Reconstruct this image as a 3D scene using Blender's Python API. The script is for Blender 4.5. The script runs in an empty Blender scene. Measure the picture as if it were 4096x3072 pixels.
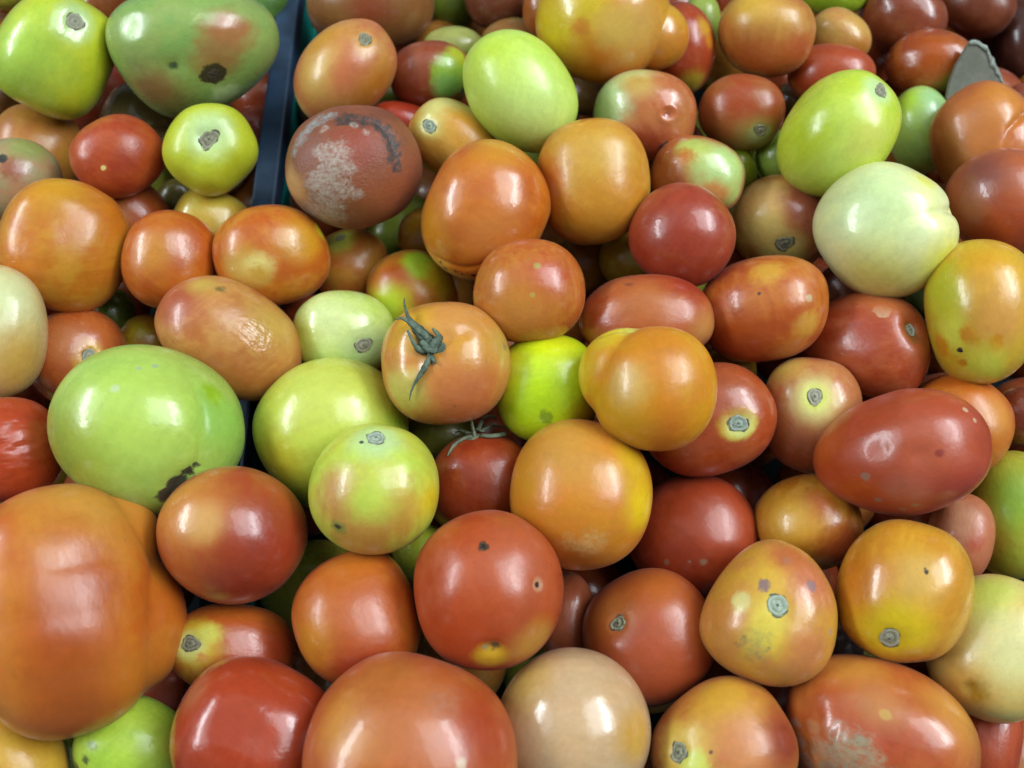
import bpy, bmesh, math, random
import numpy as np
from mathutils import Vector, Quaternion, Matrix

sc = bpy.context.scene
col = sc.collection

# ------------------------------------------------------------------ camera
cam_d = bpy.data.cameras.new('camera')
cam = bpy.data.objects.new('camera', cam_d); col.objects.link(cam)
cam.location = (0.0, -0.02, 0.376)
cam.rotation_euler = (math.radians(20), 0, 0)
cam_d.sensor_width = 36.0
cam_d.lens = 27.716
cam_d.clip_start = 0.01; cam_d.clip_end = 50
cam_d.dof.use_dof = True
cam_d.dof.focus_distance = 0.385
cam_d.dof.aperture_fstop = 6.0
sc.camera = cam

# ------------------------------------------------------------------ light: shop tubes overhead, left and right of the shopper, plus an added overhead fill
world = bpy.data.worlds.new('World'); sc.world = world; world.use_nodes = True
bg = world.node_tree.nodes['Background']
bg.inputs[0].default_value = (0.76, 0.88, 1.0, 1); bg.inputs[1].default_value = 0.15

def area(name, loc, target, sx, sy, watts, color):
    l = bpy.data.lights.new(name, 'AREA'); l.shape = 'RECTANGLE'; l.size = sx; l.size_y = sy
    l.energy = watts; l.color = color
    o = bpy.data.objects.new(name, l); col.objects.link(o)
    o.location = loc
    o.rotation_euler = (Vector(target) - Vector(loc)).to_track_quat('-Z', 'Y').to_euler()
    return o
COOL = (0.86, 0.945, 1.0)
area('tube_left', (-1.35, 0.30, 1.0), (0, .15, 0), 1.2, 0.2, 16, COOL)
area('panel_left', (-1.6, 0.35, 1.5), (0, .15, 0), 1.3, 1.0, 8, COOL)
area('panel_right', (1.0, 0.40, 1.45), (0, .15, 0), 1.3, 1.2, 26, COOL)
area('tube_right', (1.0, 0.35, 1.1), (0, .15, 0), 1.0, 0.22, 10, COOL)
area('ceiling_fill', (0.1, 0.8, 2.4), (0, .15, 0), 3.2, 2.4, 11, COOL)  # added fill lamp, stands in for light bounced off the ceiling

sc.view_settings.view_transform = 'Standard'
sc.view_settings.look = 'None'
sc.view_settings.exposure = 0.15
sc.view_settings.gamma = 1.0
sc.cycles.use_denoising = True
sc.cycles.max_bounces = 6
sc.cycles.sample_clamp_indirect = 4

# ------------------------------------------------------------------ helpers
def lin(c):
    r = []
    for x in c:
        x = x / 255.0
        r.append(x / 12.92 if x <= 0.04045 else ((x + 0.055) / 1.055) ** 2.4)
    return (r[0], r[1], r[2], 1.0)

def skin(c):                      # ripe skin is a little deeper than the hazy colour the phone shows
    r, g, b, _ = lin(c)
    m = 0.3 * r + 0.6 * g + 0.1 * b
    k = 1.0
    sat = (max(r, g, b) - min(r, g, b)) / max(r, g, b)
    if g > r: r = r + 0.17 * (g - r)
    g = g + 0.016 * min(1, max(0, (r - g) / max(r, 1e-4))) * r / 0.39
    gn = 0.95 * (1 - 0.27 * min(1, max(0, (r - g) / max(r, 1e-4))))
    f = lambda x: min(0.9, max(0.003, (m + (x - m) * k) * gn))
    return (f(r), f(g), f(b) * (1 - 0.32 * sat), 1.0)

class NT:
    def __init__(self, name):
        self.m = bpy.data.materials.new(name); self.m.use_nodes = True
        self.t = self.m.node_tree; self.n = self.t.nodes
        self.bsdf = self.n['Principled BSDF']
    def new(self, kind, **kw):
        x = self.n.new(kind)
        for k, v in kw.items(): setattr(x, k, v)
        return x
    def link(self, a, b): self.t.links.new(a, b)
    def put(self, sock, v):
        if isinstance(v, bpy.types.NodeSocket): self.link(v, sock)
        else: sock.default_value = v
    def math(self, op, a, b=0.0, c=0.0, clamp=False):
        x = self.new('ShaderNodeMath', operation=op, use_clamp=clamp)
        self.put(x.inputs[0], a); self.put(x.inputs[1], b); self.put(x.inputs[2], c)
        return x.outputs[0]
    def vmath(self, op, a, b):
        x = self.new('ShaderNodeVectorMath', operation=op)
        self.put(x.inputs[0], a); self.put(x.inputs[1], b)
        return x
    def noise(self, vec, scale, detail=2.0, rough=0.5, w=None):
        x = self.new('ShaderNodeTexNoise')
        self.link(vec, x.inputs['Vector']); x.inputs['Scale'].default_value = scale
        x.inputs['Detail'].default_value = detail; x.inputs['Roughness'].default_value = rough
        return x.outputs['Fac']
    def ramp(self, v, lo, hi, a=0.0, b=1.0, smooth=True):
        x = self.new('ShaderNodeMapRange', interpolation_type='SMOOTHSTEP' if smooth else 'LINEAR')
        self.put(x.inputs['Value'], v); x.inputs['From Min'].default_value = lo; x.inputs['From Max'].default_value = hi
        x.inputs['To Min'].default_value = a; x.inputs['To Max'].default_value = b
        return x.outputs['Result']
    def mix(self, f, a, b):
        x = self.new('ShaderNodeMix', data_type='RGBA')
        self.put(x.inputs[0], f); self.put(x.inputs[6], a); self.put(x.inputs[7], b)
        return x.outputs[2]

def tomato_material(d, rnd):
    N = NT('tomato_skin')
    tc = N.new('ShaderNodeTexCoord').outputs['Object']
    P = N.vmath('DIVIDE', tc, tuple(d['s'])).outputs[0]
    off = N.vmath('ADD', P, (rnd.uniform(-50, 50), rnd.uniform(-50, 50), rnd.uniform(-50, 50))).outputs[0]
    nlow = N.noise(off, 1.6, 3.0, 0.55)
    nmid = N.noise(off, 3.2, 3.0, 0.6)
    nhi = N.noise(off, 11.0, 4.0, 0.65)
    nfine = N.noise(off, 45.0, 3.0, 0.6)
    nvein = N.noise(off, 16.0, 6.0, 0.75)
    # streaks that run from stem to tip
    ax = (d.get('scar') or d.get('blossom') or [(rnd.uniform(-.4, .4), rnd.uniform(.4, 1), rnd.uniform(-.3, .3))])[0]
    ax = Vector(ax).normalized()
    dt = N.new('ShaderNodeVectorMath', operation='DOT_PRODUCT'); N.link(P, dt.inputs[0]); dt.inputs[1].default_value = ax
    sq = N.new('ShaderNodeVectorMath', operation='SCALE'); sq.inputs[0].default_value = ax
    N.link(N.math('MULTIPLY', dt.outputs['Value'], -0.85), sq.inputs['Scale'])
    nstr = N.noise(N.vmath('ADD', off, sq.outputs[0]).outputs[0], 5.5, 4.0, 0.65)
    nblot = N.math('MULTIPLY_ADD', nstr, 0.5, N.math('MULTIPLY', nmid, 0.5))
    c = N.mix(N.ramp(N.math('MULTIPLY_ADD', nstr, 0.35, N.math('MULTIPLY', nlow, 0.65)), 0.40, 0.60), skin(d['c1']), skin(d['c2']))
    for (dv, r, pc, soft, k, al) in d.get('pt', []):
        dist = N.vmath('DISTANCE', P, tuple(dv)).outputs['Value']
        n = nhi if r < 0.27 else nblot
        amt = k * r * (1.7 if r < 0.27 else 1.9)
        nz = N.math('MULTIPLY_ADD', n, amt, -0.5 * amt)
        dd = N.math('ADD', dist, nz)
        soft = soft * (1.15 if r > 0.2 else 0.85)
        m = N.ramp(dd, r * max(0.02, 1 - soft * 0.8), r * (1 + soft * 0.8), 1.0, 0.0)
        if al < 1: m = N.math('MULTIPLY', m, N.ramp(nvein, 0.36, 0.6, al * 0.25, al))
        c = N.mix(m, c, skin(pc))
    # tiny value variation, pores and specks that belong to the skin
    v = N.ramp(nhi, 0.25, 0.75, 0.93, 1.07, False)
    v = N.math('MULTIPLY', v, N.ramp(nstr, 0.25, 0.75, 0.93, 1.07, False))
    fl = N.new('ShaderNodeTexVoronoi'); N.link(off, fl.inputs['Vector']); fl.inputs['Scale'].default_value = 17.0
    v = N.math('ADD', v, N.ramp(fl.outputs['Distance'], 0.05, 0.22, 0.16 * rnd.random(), 0.0))
    v = N.math('MULTIPLY', v, N.ramp(nfine, 0.2, 0.8, 0.965, 1.035, False))
    c = N.vmath('MULTIPLY', c, v).outputs[0]
    vor = N.new('ShaderNodeTexVoronoi'); N.link(off, vor.inputs['Vector'])
    vor.inputs['Scale'].default_value = 9.0 if d.get('speck') else 5.0
    sp = d.get('speck', 0)
    dot = N.math('LESS_THAN', N.math('ADD', vor.outputs['Distance'], N.math('MULTIPLY', nfine, 0.12)), 0.115 if sp else 0.1)
    rc = N.new('ShaderNodeSeparateColor'); N.link(vor.outputs['Color'], rc.inputs[0])
    gate = N.math('GREATER_THAN', rc.outputs[0], 0.55 if sp else 0.8)
    dot = N.math('MULTIPLY', N.math('MULTIPLY', dot, gate), 0.75 if sp else 0.45)
    c = N.mix(dot, c, (0.06, 0.05, 0.035, 1) if rnd.random() < 0.7 or sp else (0.45, 0.36, 0.25, 1))
    nscr = N.noise(N.vmath('MULTIPLY', off, (1.0, 2.6, 1.7)).outputs[0], 2.2, 1.0, 0.4)
    line = N.ramp(N.math('ABSOLUTE', N.math('SUBTRACT', nscr, 0.5)), 0.002, 0.009, 1.0, 0.0)
    sg = N.math('MULTIPLY', N.ramp(nmid, 0.60, 0.66), N.ramp(nvein, 0.45, 0.6))
    c = N.mix(N.math('MULTIPLY', N.math('MULTIPLY', line, sg), 0.5), c, (0.16, 0.11, 0.06, 1))
    N.link(c, N.bsdf.inputs['Base Color'])
    r0 = d.get('rough', 0.24) + 0.05 + rnd.uniform(-0.05, 0.07)
    rr = N.ramp(N.math('ADD', nmid, N.math('MULTIPLY_ADD', nvein, 0.3, -0.15)), 0.3, 0.75, r0 - 0.05, r0 + 0.08, False)
    N.link(rr, N.bsdf.inputs['Roughness'])
    N.bsdf.inputs['IOR'].default_value = 1.48
    N.bsdf.inputs['Coat Weight'].default_value = 0.0 if d.get('rot') else rnd.choice((0.1, 0.2, 0.3, 0.45))
    N.bsdf.inputs['Coat Roughness'].default_value = rnd.uniform(0.08, 0.18)
    N.bsdf.inputs['Sheen Weight'].default_value = 0.03
    N.bsdf.inputs['Sheen Roughness'].default_value = 0.45
    N.bsdf.inputs['Sheen Tint'].default_value = (0.92, 0.95, 1.0, 1)
    N.bsdf.inputs['Subsurface Weight'].default_value = 0.1
    N.bsdf.inputs['Subsurface Radius'].default_value = (1.0, 0.45, 0.2)
    N.bsdf.inputs['Subsurface Scale'].default_value = 0.004
    # relief: gentle waviness, pores, wrinkles where the skin is slack
    h = N.math('MULTIPLY', nmid, 0.00038)
    h = N.math('MULTIPLY_ADD', nhi, 0.00004, h)
    h = N.math('MULTIPLY_ADD', nfine, 0.000008, h)
    if 'scuff' in d or 'wrinkle' in d or d.get('rot'):
        if d.get('rot'): m = 1.0; amp = 0.0006; w = N.noise(off, 18, 4, .7)
        else:
            dv, r = d.get('scuff') or d['wrinkle']
            m = N.ramp(N.vmath('DISTANCE', P, tuple(dv)).outputs['Value'], r * 0.6, r * 1.3, 1, 0)
            if 'scuff' in d: w = N.noise(off, 13, 1, .4); amp = 0.0010
            else:
                wv = N.vmath('MULTIPLY', off, (1.4, 0.5, 1)).outputs[0]; w = N.noise(wv, 4.0, 1, .4); amp = 0.002
        h = N.math('MULTIPLY_ADD', N.math('MULTIPLY', w, m), amp, h)
    b = N.new('ShaderNodeBump'); b.inputs['Strength'].default_value = 0.8; b.inputs['Distance'].default_value = 1.0
    N.link(h, b.inputs['Height']); N.link(b.outputs[0], N.bsdf.inputs['Normal']); N.link(b.outputs[0], N.bsdf.inputs['Coat Normal'])
    return N.m

def simple_material(name, c1, c2, rough, scale, bump=0.0, spec=0.5, fine=None):
    N = NT(name)
    tc = N.new('ShaderNodeTexCoord').outputs['Object']
    n = N.noise(tc, scale, 5.0, 0.6)
    c = N.mix(N.ramp(n, 0.35, 0.65), c1, c2)
    if fine:
        c = N.mix(N.ramp(N.noise(tc, fine[0], 3.0, 0.7), fine[1], fine[2]), c, fine[3])
    N.link(c, N.bsdf.inputs['Base Color'])
    N.link(N.ramp(n, 0.3, 0.7, rough - 0.06, rough + 0.08), N.bsdf.inputs['Roughness'])
    N.bsdf.inputs['Specular IOR Level'].default_value = spec
    if bump:
        b = N.new('ShaderNodeBump'); b.inputs['Strength'].default_value = 0.7; b.inputs['Distance'].default_value = 1.0
        N.link(N.math('MULTIPLY', N.noise(tc, scale * 4, 4, .6), bump), b.inputs['Height']); N.link(b.outputs[0], N.bsdf.inputs['Normal'])
    return N.m

def link_mesh(name, verts, faces, mat, parent=None, smooth=True):
    me = bpy.data.meshes.new(name)
    me.from_pydata([tuple(map(float, v)) for v in verts], [], faces)
    me.validate(); me.update()
    if smooth: me.polygons.foreach_set('use_smooth', [True] * len(me.polygons))
    me.materials.append(mat)
    o = bpy.data.objects.new(name, me); col.objects.link(o)
    if parent is not None: o.parent = parent
    return o

# ------------------------------------------------------------------ the two crates
def box_mesh(name, x0, x1, y0, y1, z0, z1, mat, parent, bevel=0.0015):
    bm = bmesh.new()
    bmesh.ops.create_cube(bm, size=1.0)
    for v in bm.verts:
        v.co = Vector(((x0 + x1) / 2 + v.co.x * (x1 - x0), (y0 + y1) / 2 + v.co.y * (y1 - y0), (z0 + z1) / 2 + v.co.z * (z1 - z0)))
    bmesh.ops.bevel(bm, geom=bm.edges[:], offset=bevel, segments=2, profile=0.6, affect='EDGES')
    me = bpy.data.meshes.new(name); bm.to_mesh(me); bm.free()
    me.materials.append(mat)
    o = bpy.data.objects.new(name, me); col.objects.link(o); o.parent = parent
    return o

M_TEAL = simple_material('teal_plastic', lin((14, 112, 104)), lin((18, 132, 120)), 0.45, 22, 0.0004, 0.35, (240, .62, .75, lin((60, 120, 112))))
M_RIM = simple_material('navy_plastic', lin((28, 47, 66)), lin((40, 65, 90)), 0.45, 24, 0.0003, 0.5, (120, .62, .76, lin((70, 86, 98))))
M_BLACK = simple_material('black_plastic', lin((18, 20, 23)), lin((26, 28, 31)), 0.6, 30, 0.0004, 0.25)
M_FLOOR = simple_material('dark_crate_floor', lin((16, 20, 22)), lin((24, 28, 28)), 0.85, 30, 0.0004, 0.1)  # floor colour kept dark so the gaps between fruits look shaded
ZR, ZF = -0.05, -0.165
def crate(label, drop, x0, x1, wall_mat, rim_mat, rim_left, rim_right, rx0, rx1):
    r = bpy.data.objects.new('crate', None); col.objects.link(r)
    r.location = (0, 0, 0)
    r['label'] = label; r['category'] = 'crate'; r['group'] = 'plastic crates holding the tomatoes'
    y0, y1 = -0.26, 0.56
    box_mesh('floor', x0 + .003, x1 - .003, y0 + .003, y1 - .003, ZF - .004, ZF, M_FLOOR, r)
    for (a, b, c_, d_) in ((x0, x0 + .003, y0, y1), (x1 - .003, x1, y0, y1), (x0 + .003, x1 - .003, y0, y0 + .003), (x0 + .003, x1 - .003, y1 - .003, y1)):
        w = box_mesh('wall', a, b, c_, d_, ZF - .004, ZR - .001 - drop, wall_mat, r, .0008)
        if c_ == y0 and d_ == y1:        # moulded ribs and rails on the long walls
            side = 1 if a == x0 else -1
            xb = b if side == 1 else a
            for zr in (-.095, -.130):
                box_mesh('rail', min(xb, xb + side * .003), max(xb, xb + side * .003), y0 + .006, y1 - .006, zr - .004, zr + .004, wall_mat, w, .001)
            for k in range(12):
                yy = y0 + .05 + k * .065
                box_mesh('rib', min(xb, xb + side * .0022), max(xb, xb + side * .0022), yy - .003, yy + .003, ZF, ZR - .018, wall_mat, w, .0006)
    for (a, b, c_, d_) in ((rx0, rim_left, y0 - .008, y1 + .008), (rim_right, rx1, y0 - .008, y1 + .008), (rim_left, rim_right, y0 - .008, y0 + .006), (rim_left, rim_right, y1 - .006, y1 + .008)):
        box_mesh('rim', a, b, c_, d_, ZR - .015 - drop, ZR - drop, rim_mat, r, .0018)
    return r
crate('teal plastic crate with a dark navy rim, holding the right-hand tomatoes', 0, -0.1535, 0.42, M_TEAL, M_RIM, -0.1490, 0.4155, -0.1640, 0.43)
crate('black plastic crate at the left, its wall hidden below the navy rim', .03, -0.62, -0.1655, M_BLACK, M_BLACK, -0.6155, -0.1700, -0.63, -0.1650)

# ------------------------------------------------------------------ the heap: place, turn, half-axes, skin colours and marks of every fruit (metres, local unit directions)
TOMATOES = [  # dim fruits above the lower layer carry part of their shade in skin colour
 ('yellow-green tomato with a grey stem scar, at the top left corner',{'p':[-0.2723,0.3248,0.0],'q':[0.7682,0.4162,0.0444,0.4845],'s':[0.03638,0.02919,0.03096],'c1':(172,192,48),'c2':(186,196,50),'id':1,'tap':[-0.62,-0.784,0.0,0.12],'scar':[[0.59,0.039,0.806],0.146,0],'pt':[[[0.59,0.039,0.806],0.322,(176,206,150),0.6,0.3,1],[[-0.31,0.43,0.848],0.69,(160,200,84),0.8,0.5,1]]}),
 ('big broad green tomato with a dripping black scab, beside the dark crate rim',{'p':[-0.1947,0.336,-0.0085],'q':[0.8982,0.3789,0.1136,0.1917],'s':[0.04755,0.0351,0.03881],'c1':(120,162,92),'c2':(134,160,94),'id':2,'tap':[-0.407,-0.914,0.0,0.24],'box':2.2,'blossom':[[0.121,-0.388,0.914],0.077],'pt':[[[0.44,0.112,0.891],0.333,(178,116,78),0.5,0.8,1],[[0.22,-0.204,0.954],0.288,(164,124,80),0.7,0.8,1],[[-0.649,-0.386,0.656],0.385,(150,120,80),0.8,0.8,1],[[0.172,0.427,0.887],0.141,(196,208,150),0.5,0.8,1],[[-0.492,0.541,0.683],0.179,(176,206,150),0.7,0.6,1],[[0.166,-0.762,0.626],0.192,(176,206,150),0.6,0.8,1],[[0.114,-0.408,0.906],0.179,(60,50,44),0.15,0.5,1],[[-0.001,-0.568,0.823],0.032,(74,66,54),0.3,0.3,1],[[-0.03,-0.659,0.752],0.026,(74,66,54),0.3,0.3,1],[[0.077,-0.601,0.795],0.032,(74,66,54),0.3,0.3,1],[[0.044,-0.707,0.706],0.026,(74,66,54),0.3,0.3,1],[[-0.301,-0.094,0.949],0.071,(60,84,60),0.5,0.5,1],[[-0.44,0.629,0.641],0.051,(84,104,84),0.5,0.6,1],[[-0.589,0.544,0.598],0.051,(160,100,64),0.5,0.7,1]],'dents':[[[-0.301,-0.094,0.949],0.141,0.03],[[0.114,-0.408,0.906],0.218,0.025],[[-0.481,0.573,0.664],0.167,0.02]]}),
 ('small dark red-brown tomato squeezed between the two big green ones at the top edge',{'p':[-0.2822,0.4153,-0.0442],'q':[0.7639,0.4305,0.0058,0.4807],'s':[0.01909,0.0151,0.01613],'c1':(132,62,40),'c2':(150,80,50),'id':3}),
 ('blurry orange tomato half hidden behind the pale grey-pink one at the left edge',{'p':[-0.3047,0.2897,-0.0476],'q':[0.7545,0.3834,0.0644,0.5288],'s':[0.03196,0.02654,0.02767],'c1':(196,134,62),'c2':(186,112,60),'id':4}),
 ('dull grey-pink and green tomato with a dark spot, cut by the left edge',{'p':[-0.2934,0.2506,-0.0193],'q':[0.8493,0.351,0.1585,0.361],'s':[0.02642,0.02306,0.02345],'c1':(160,146,112),'c2':(176,128,104),'id':5,'pt':[[[0.22,0.257,0.941],0.26,(160,86,66),0.6,0.7,1],[[0.162,0.533,0.83],0.11,(42,40,38),0.4,0.5,1],[[0.704,0.414,0.577],0.4,(140,146,90),0.7,0.5,1]]}),
 ('small red tomato with a tiny pale blossom dot, left of the yellow-green one',{'p':[-0.229,0.2606,-0.009],'q':[0.874,0.3479,0.122,0.3166],'s':[0.02495,0.02185,0.02218],'c1':(176,56,40),'c2':(186,72,44),'id':6,'pt':[[[-0.377,-0.049,0.925],0.075,(214,196,130),0.3,0.4,1],[[-0.698,0.599,0.393],0.428,(190,76,34),0.8,0.5,1]]}),
 ('small shiny yellow-green tomato with a curled stem scar, leaning on the crate rim',{'p':[-0.1736,0.2628,-0.0051],'q':[0.8379,0.3494,0.0309,0.4182],'s':[0.02601,0.02346,0.02347],'c1':(182,196,58),'c2':(172,184,46),'id':7,'box':2.2,'lobes':(5,0.03),'scar':[[0.153,0.208,0.966],0.226,1],'pt':[[[0.243,0.285,0.927],0.513,(176,206,150),0.7,0.3,1]],'dents':[[[0.153,0.208,0.966],0.349,0.09]]}),
 ('dull yellow tomato below the shiny yellow-green one, partly covered by two orange tomatoes',{'p':[-0.1841,0.2335,-0.0426],'q':[0.7935,0.3156,0.0153,0.5201],'s':[0.02368,0.02174,0.02155],'c1':(186,164,66),'c2':(190,150,60),'id':8}),
 ('orange-red tomato showing only its top below the small red one',{'p':[-0.2338,0.2428,-0.0449],'q':[0.8479,0.3278,0.0947,0.4057],'s':[0.02158,0.01972,0.0196],'c1':(190,76,34),'c2':(180,96,50),'id':9}),
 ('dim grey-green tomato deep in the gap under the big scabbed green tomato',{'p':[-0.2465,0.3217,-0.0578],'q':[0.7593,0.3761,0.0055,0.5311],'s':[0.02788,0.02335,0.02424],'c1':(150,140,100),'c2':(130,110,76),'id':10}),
 ('large squarish glossy orange tomato near the left edge',{'p':[-0.2489,0.2021,-0.0105],'q':[0.7397,0.3433,0.0633,0.5753],'s':[0.03617,0.03164,0.03214],'c1':(206,116,40),'c2':(206,138,50),'id':11,'box':2.3,'pt':[[[0.673,0.385,0.631],0.353,(208,142,40),0.8,0.5,1],[[0.645,-0.495,0.582],0.424,(204,110,36),0.8,0.5,1]],'dents':[[[0.349,0.268,0.898],0.212,0.02],[[-0.356,-0.372,0.857],0.212,0.02]]}),
 ('orange-red tomato between the squarish orange tomato and the round orange one',{'p':[-0.1914,0.197,-0.017],'q':[0.7345,0.3121,0.0113,0.6024],'s':[0.02727,0.0242,0.02441],'c1':(194,84,30),'c2':(200,104,36),'id':12,'pt':[[[0.05,0.409,0.911],0.386,(206,130,60),0.7,0.5,1]]}),
 ('round orange tomato with yellow mottling, sitting over the end of the crate rim',{'p':[-0.1362,0.2028,-0.0225],'q':[0.9504,0.2611,0.1172,0.122],'s':[0.03132,0.02783,0.02805],'c1':(198,92,34),'c2':(204,120,40),'id':13,'pt':[[[0.508,0.202,0.837],0.383,(208,142,40),0.6,0.7,1],[[-0.507,-0.135,0.851],0.348,(196,156,84),0.7,0.8,1],[[0.878,0.326,0.349],0.191,(208,182,44),0.6,0.5,1],[[-0.272,-0.137,0.952],0.226,(214,196,130),0.7,0.7,1],[[-0.309,-0.311,0.899],0.209,(196,150,70),0.6,0.6,1]],'grooves':[[[[0.764,0.641,0.072,0.4],[0.877,0.475,0.064,1],[0.948,0.222,0.228,1],[0.927,-0.108,0.36,0.6]],0.078,0.05]]}),
 ('small orange tomato with a pale green stem scar, behind the round orange one',{'p':[-0.0996,0.2166,-0.063],'q':[0.7265,0.2483,-0.0823,0.6355],'s':[0.02472,0.02267,0.02249],'c1':(200,112,56),'c2':(196,130,56),'id':14,'scar':[[0.691,0.453,0.564],0.12,0],'pt':[[[0.633,0.442,0.635],0.361,(176,180,80),0.6,0.5,1]]}),
 ('brown sliver of tomato at the left edge under the corner yellow-green one',{'p':[-0.3434,0.3371,-0.0544],'q':[0.7575,0.4083,0.0738,0.5041],'s':[0.01793,0.01439,0.01526],'c1':(110,66,40),'c2':(120,76,44),'id':113}),
 ('yellowish tomato showing only a sliver in the very top left corner',{'p':[-0.3502,0.4234,-0.0408],'q':[0.8332,0.4305,0.134,0.3201],'s':[0.01788,0.01375,0.01489],'c1':(150,140,50),'c2':(160,150,60),'id':114}),
 ('dark green tomato peeping out between the scabbed green one and the rim',{'p':[-0.1739,0.42,-0.0544],'q':[0.7379,0.3914,-0.1022,0.5403],'s':[0.01935,0.01585,0.01663],'c1':(64,112,56),'c2':(74,120,60),'id':115}),
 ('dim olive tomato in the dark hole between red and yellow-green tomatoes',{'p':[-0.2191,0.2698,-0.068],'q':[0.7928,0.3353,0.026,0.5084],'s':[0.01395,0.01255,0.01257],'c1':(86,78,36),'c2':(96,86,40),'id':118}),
 ('pale cream tomato cut off by the left edge, above the wrinkled red one',{'p':[-0.2641,0.1447,0.0026],'q':[0.6426,0.3343,0.0662,0.6862],'s':[0.03486,0.02165,0.0261],'c1':(214,194,152),'c2':(210,176,124),'id':15,'pt':[[[0.44,-0.146,0.886],0.63,(204,206,160),0.9,0.5,1],[[-0.476,-0.362,0.801],0.551,(206,160,92),0.8,0.5,1]]}),
 ('orange-red tomato with yellow-ringed stem scar, tucked above the big green one',{'p':[-0.245,0.1459,-0.0388],'q':[0.662,0.3005,0.0529,0.6846],'s':[0.02779,0.02435,0.02471],'c1':(188,82,46),'c2':(196,98,56),'id':16,'scar':[[0.066,-0.191,0.979],0.16,0],'pt':[[[0.082,-0.163,0.983],0.321,(214,160,44),0.35,0.5,1],[[0.306,0.299,0.904],0.377,(196,112,78),0.8,0.6,1]]}),
 ('long oval pinkish-orange tomato with a scratched shiny patch',{'p':[-0.1527,0.1501,-0.018],'q':[0.9251,0.1356,0.2222,-0.2765],'s':[0.03779,0.02886,0.03138],'c1':(192,112,66),'c2':(200,138,84),'id':17,'pt':[[[-0.854,-0.032,0.519],0.482,(182,84,62),0.8,0.6,1],[[0.286,-0.767,0.574],0.584,(186,100,56),0.8,0.5,1],[[0.325,0.64,0.696],0.365,(196,156,84),0.9,0.6,1],[[-0.688,0.45,0.569],0.219,(196,156,84),0.8,0.6,1],[[-0.479,0.577,0.662],0.08,(130,104,62),0.6,0.9,1],[[0.25,0.562,0.788],0.029,(90,80,66),0.4,0.5,1],[[0.369,0.557,0.744],0.029,(90,80,66),0.4,0.5,1]],'scuff':[[0.288,0.286,0.914],0.336]}),
 ('small yellow tomato showing above the big green one beside the oval pinkish one',{'p':[-0.2195,0.1647,-0.0646],'q':[0.6785,0.2836,0.0248,0.6772],'s':[0.01905,0.01679,0.01699],'c1':(186,166,50),'c2':(190,130,40),'id':18}),
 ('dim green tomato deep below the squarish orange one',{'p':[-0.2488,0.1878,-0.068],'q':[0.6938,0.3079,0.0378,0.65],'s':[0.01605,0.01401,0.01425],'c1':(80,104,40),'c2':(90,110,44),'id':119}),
 ('pale green tomato with a round brown-ringed stem scar in the middle left',{'p':[-0.0958,0.1601,-0.0362],'q':[0.9729,0.2054,0.0988,0.04],'s':[0.02837,0.02446,0.02502],'c1':(176,204,108),'c2':(186,206,130),'id':19,'scar':[[0.357,-0.251,0.9],0.167,0],'pt':[[[0.355,-0.303,0.885],0.394,(176,206,150),0.7,0.5,1],[[-0.353,0.343,0.87],0.591,(196,208,150),0.8,0.5,1],[[-0.81,-0.045,0.584],0.394,(170,176,70),0.8,0.5,1]]}),
 ('small orange tomato with a bright green top, behind the one with dried calyx',{'p':[-0.0603,0.1927,-0.0535],'q':[0.9576,0.2342,0.0247,0.1659],'s':[0.02754,0.02691,0.02586],'c1':(196,136,46),'c2':(192,110,44),'id':20,'pt':[[[0.354,0.615,0.705],0.367,(150,190,50),0.45,0.7,1],[[-0.243,0.497,0.833],0.306,(186,84,34),0.6,0.8,1],[[0.774,0.168,0.61],0.367,(208,182,44),0.7,0.7,1],[[-0.521,-0.031,0.853],0.408,(172,192,48),0.8,0.6,1]]}),
 ('largest green tomato with a crease and a dark rough scar at its lower right',{'p':[-0.1798,0.0934,0.0013],'q':[0.9478,0.0906,0.2394,-0.19],'s':[0.04353,0.04025,0.03976],'c1':(142,184,92),'c2':(156,190,98),'id':21,'box':2.1,'pt':[[[-0.553,-0.505,0.662],0.469,(140,150,50),0.8,0.8,1],[[-0.026,0.123,0.992],0.625,(168,200,96),0.9,0.5,1],[[0.601,0.469,0.647],0.365,(128,182,88),0.6,0.5,1],[[0.397,0.669,0.628],0.135,(130,176,40),0.9,0.5,1],[[0.534,-0.447,0.718],0.135,(66,66,54),0.3,0.8,1],[[0.572,-0.283,0.77],0.083,(62,62,52),0.3,0.8,1],[[0.611,-0.18,0.771],0.052,(70,74,56),0.3,0.8,1],[[0.477,-0.592,0.65],0.115,(66,66,52),0.3,0.8,1],[[-0.26,0.66,0.705],0.031,(150,176,140),0.6,0.8,1],[[-0.385,0.554,0.738],0.031,(150,176,140),0.6,0.8,1],[[-0.479,0.226,0.848],0.047,(176,200,150),0.6,0.8,1]],'dents':[[[0.574,-0.422,0.701],0.177,0.03]],'grooves':[[[[0.527,-0.588,0.613,0.7],[0.578,-0.378,0.724,1],[0.615,-0.178,0.768,1],[0.547,0.075,0.834,0.85],[0.467,0.273,0.841,0.75],[0.359,0.457,0.814,0.6],[0.218,0.625,0.75,0.4],[0.026,0.77,0.638,0.1]],0.135,0.055]]}),
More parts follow.
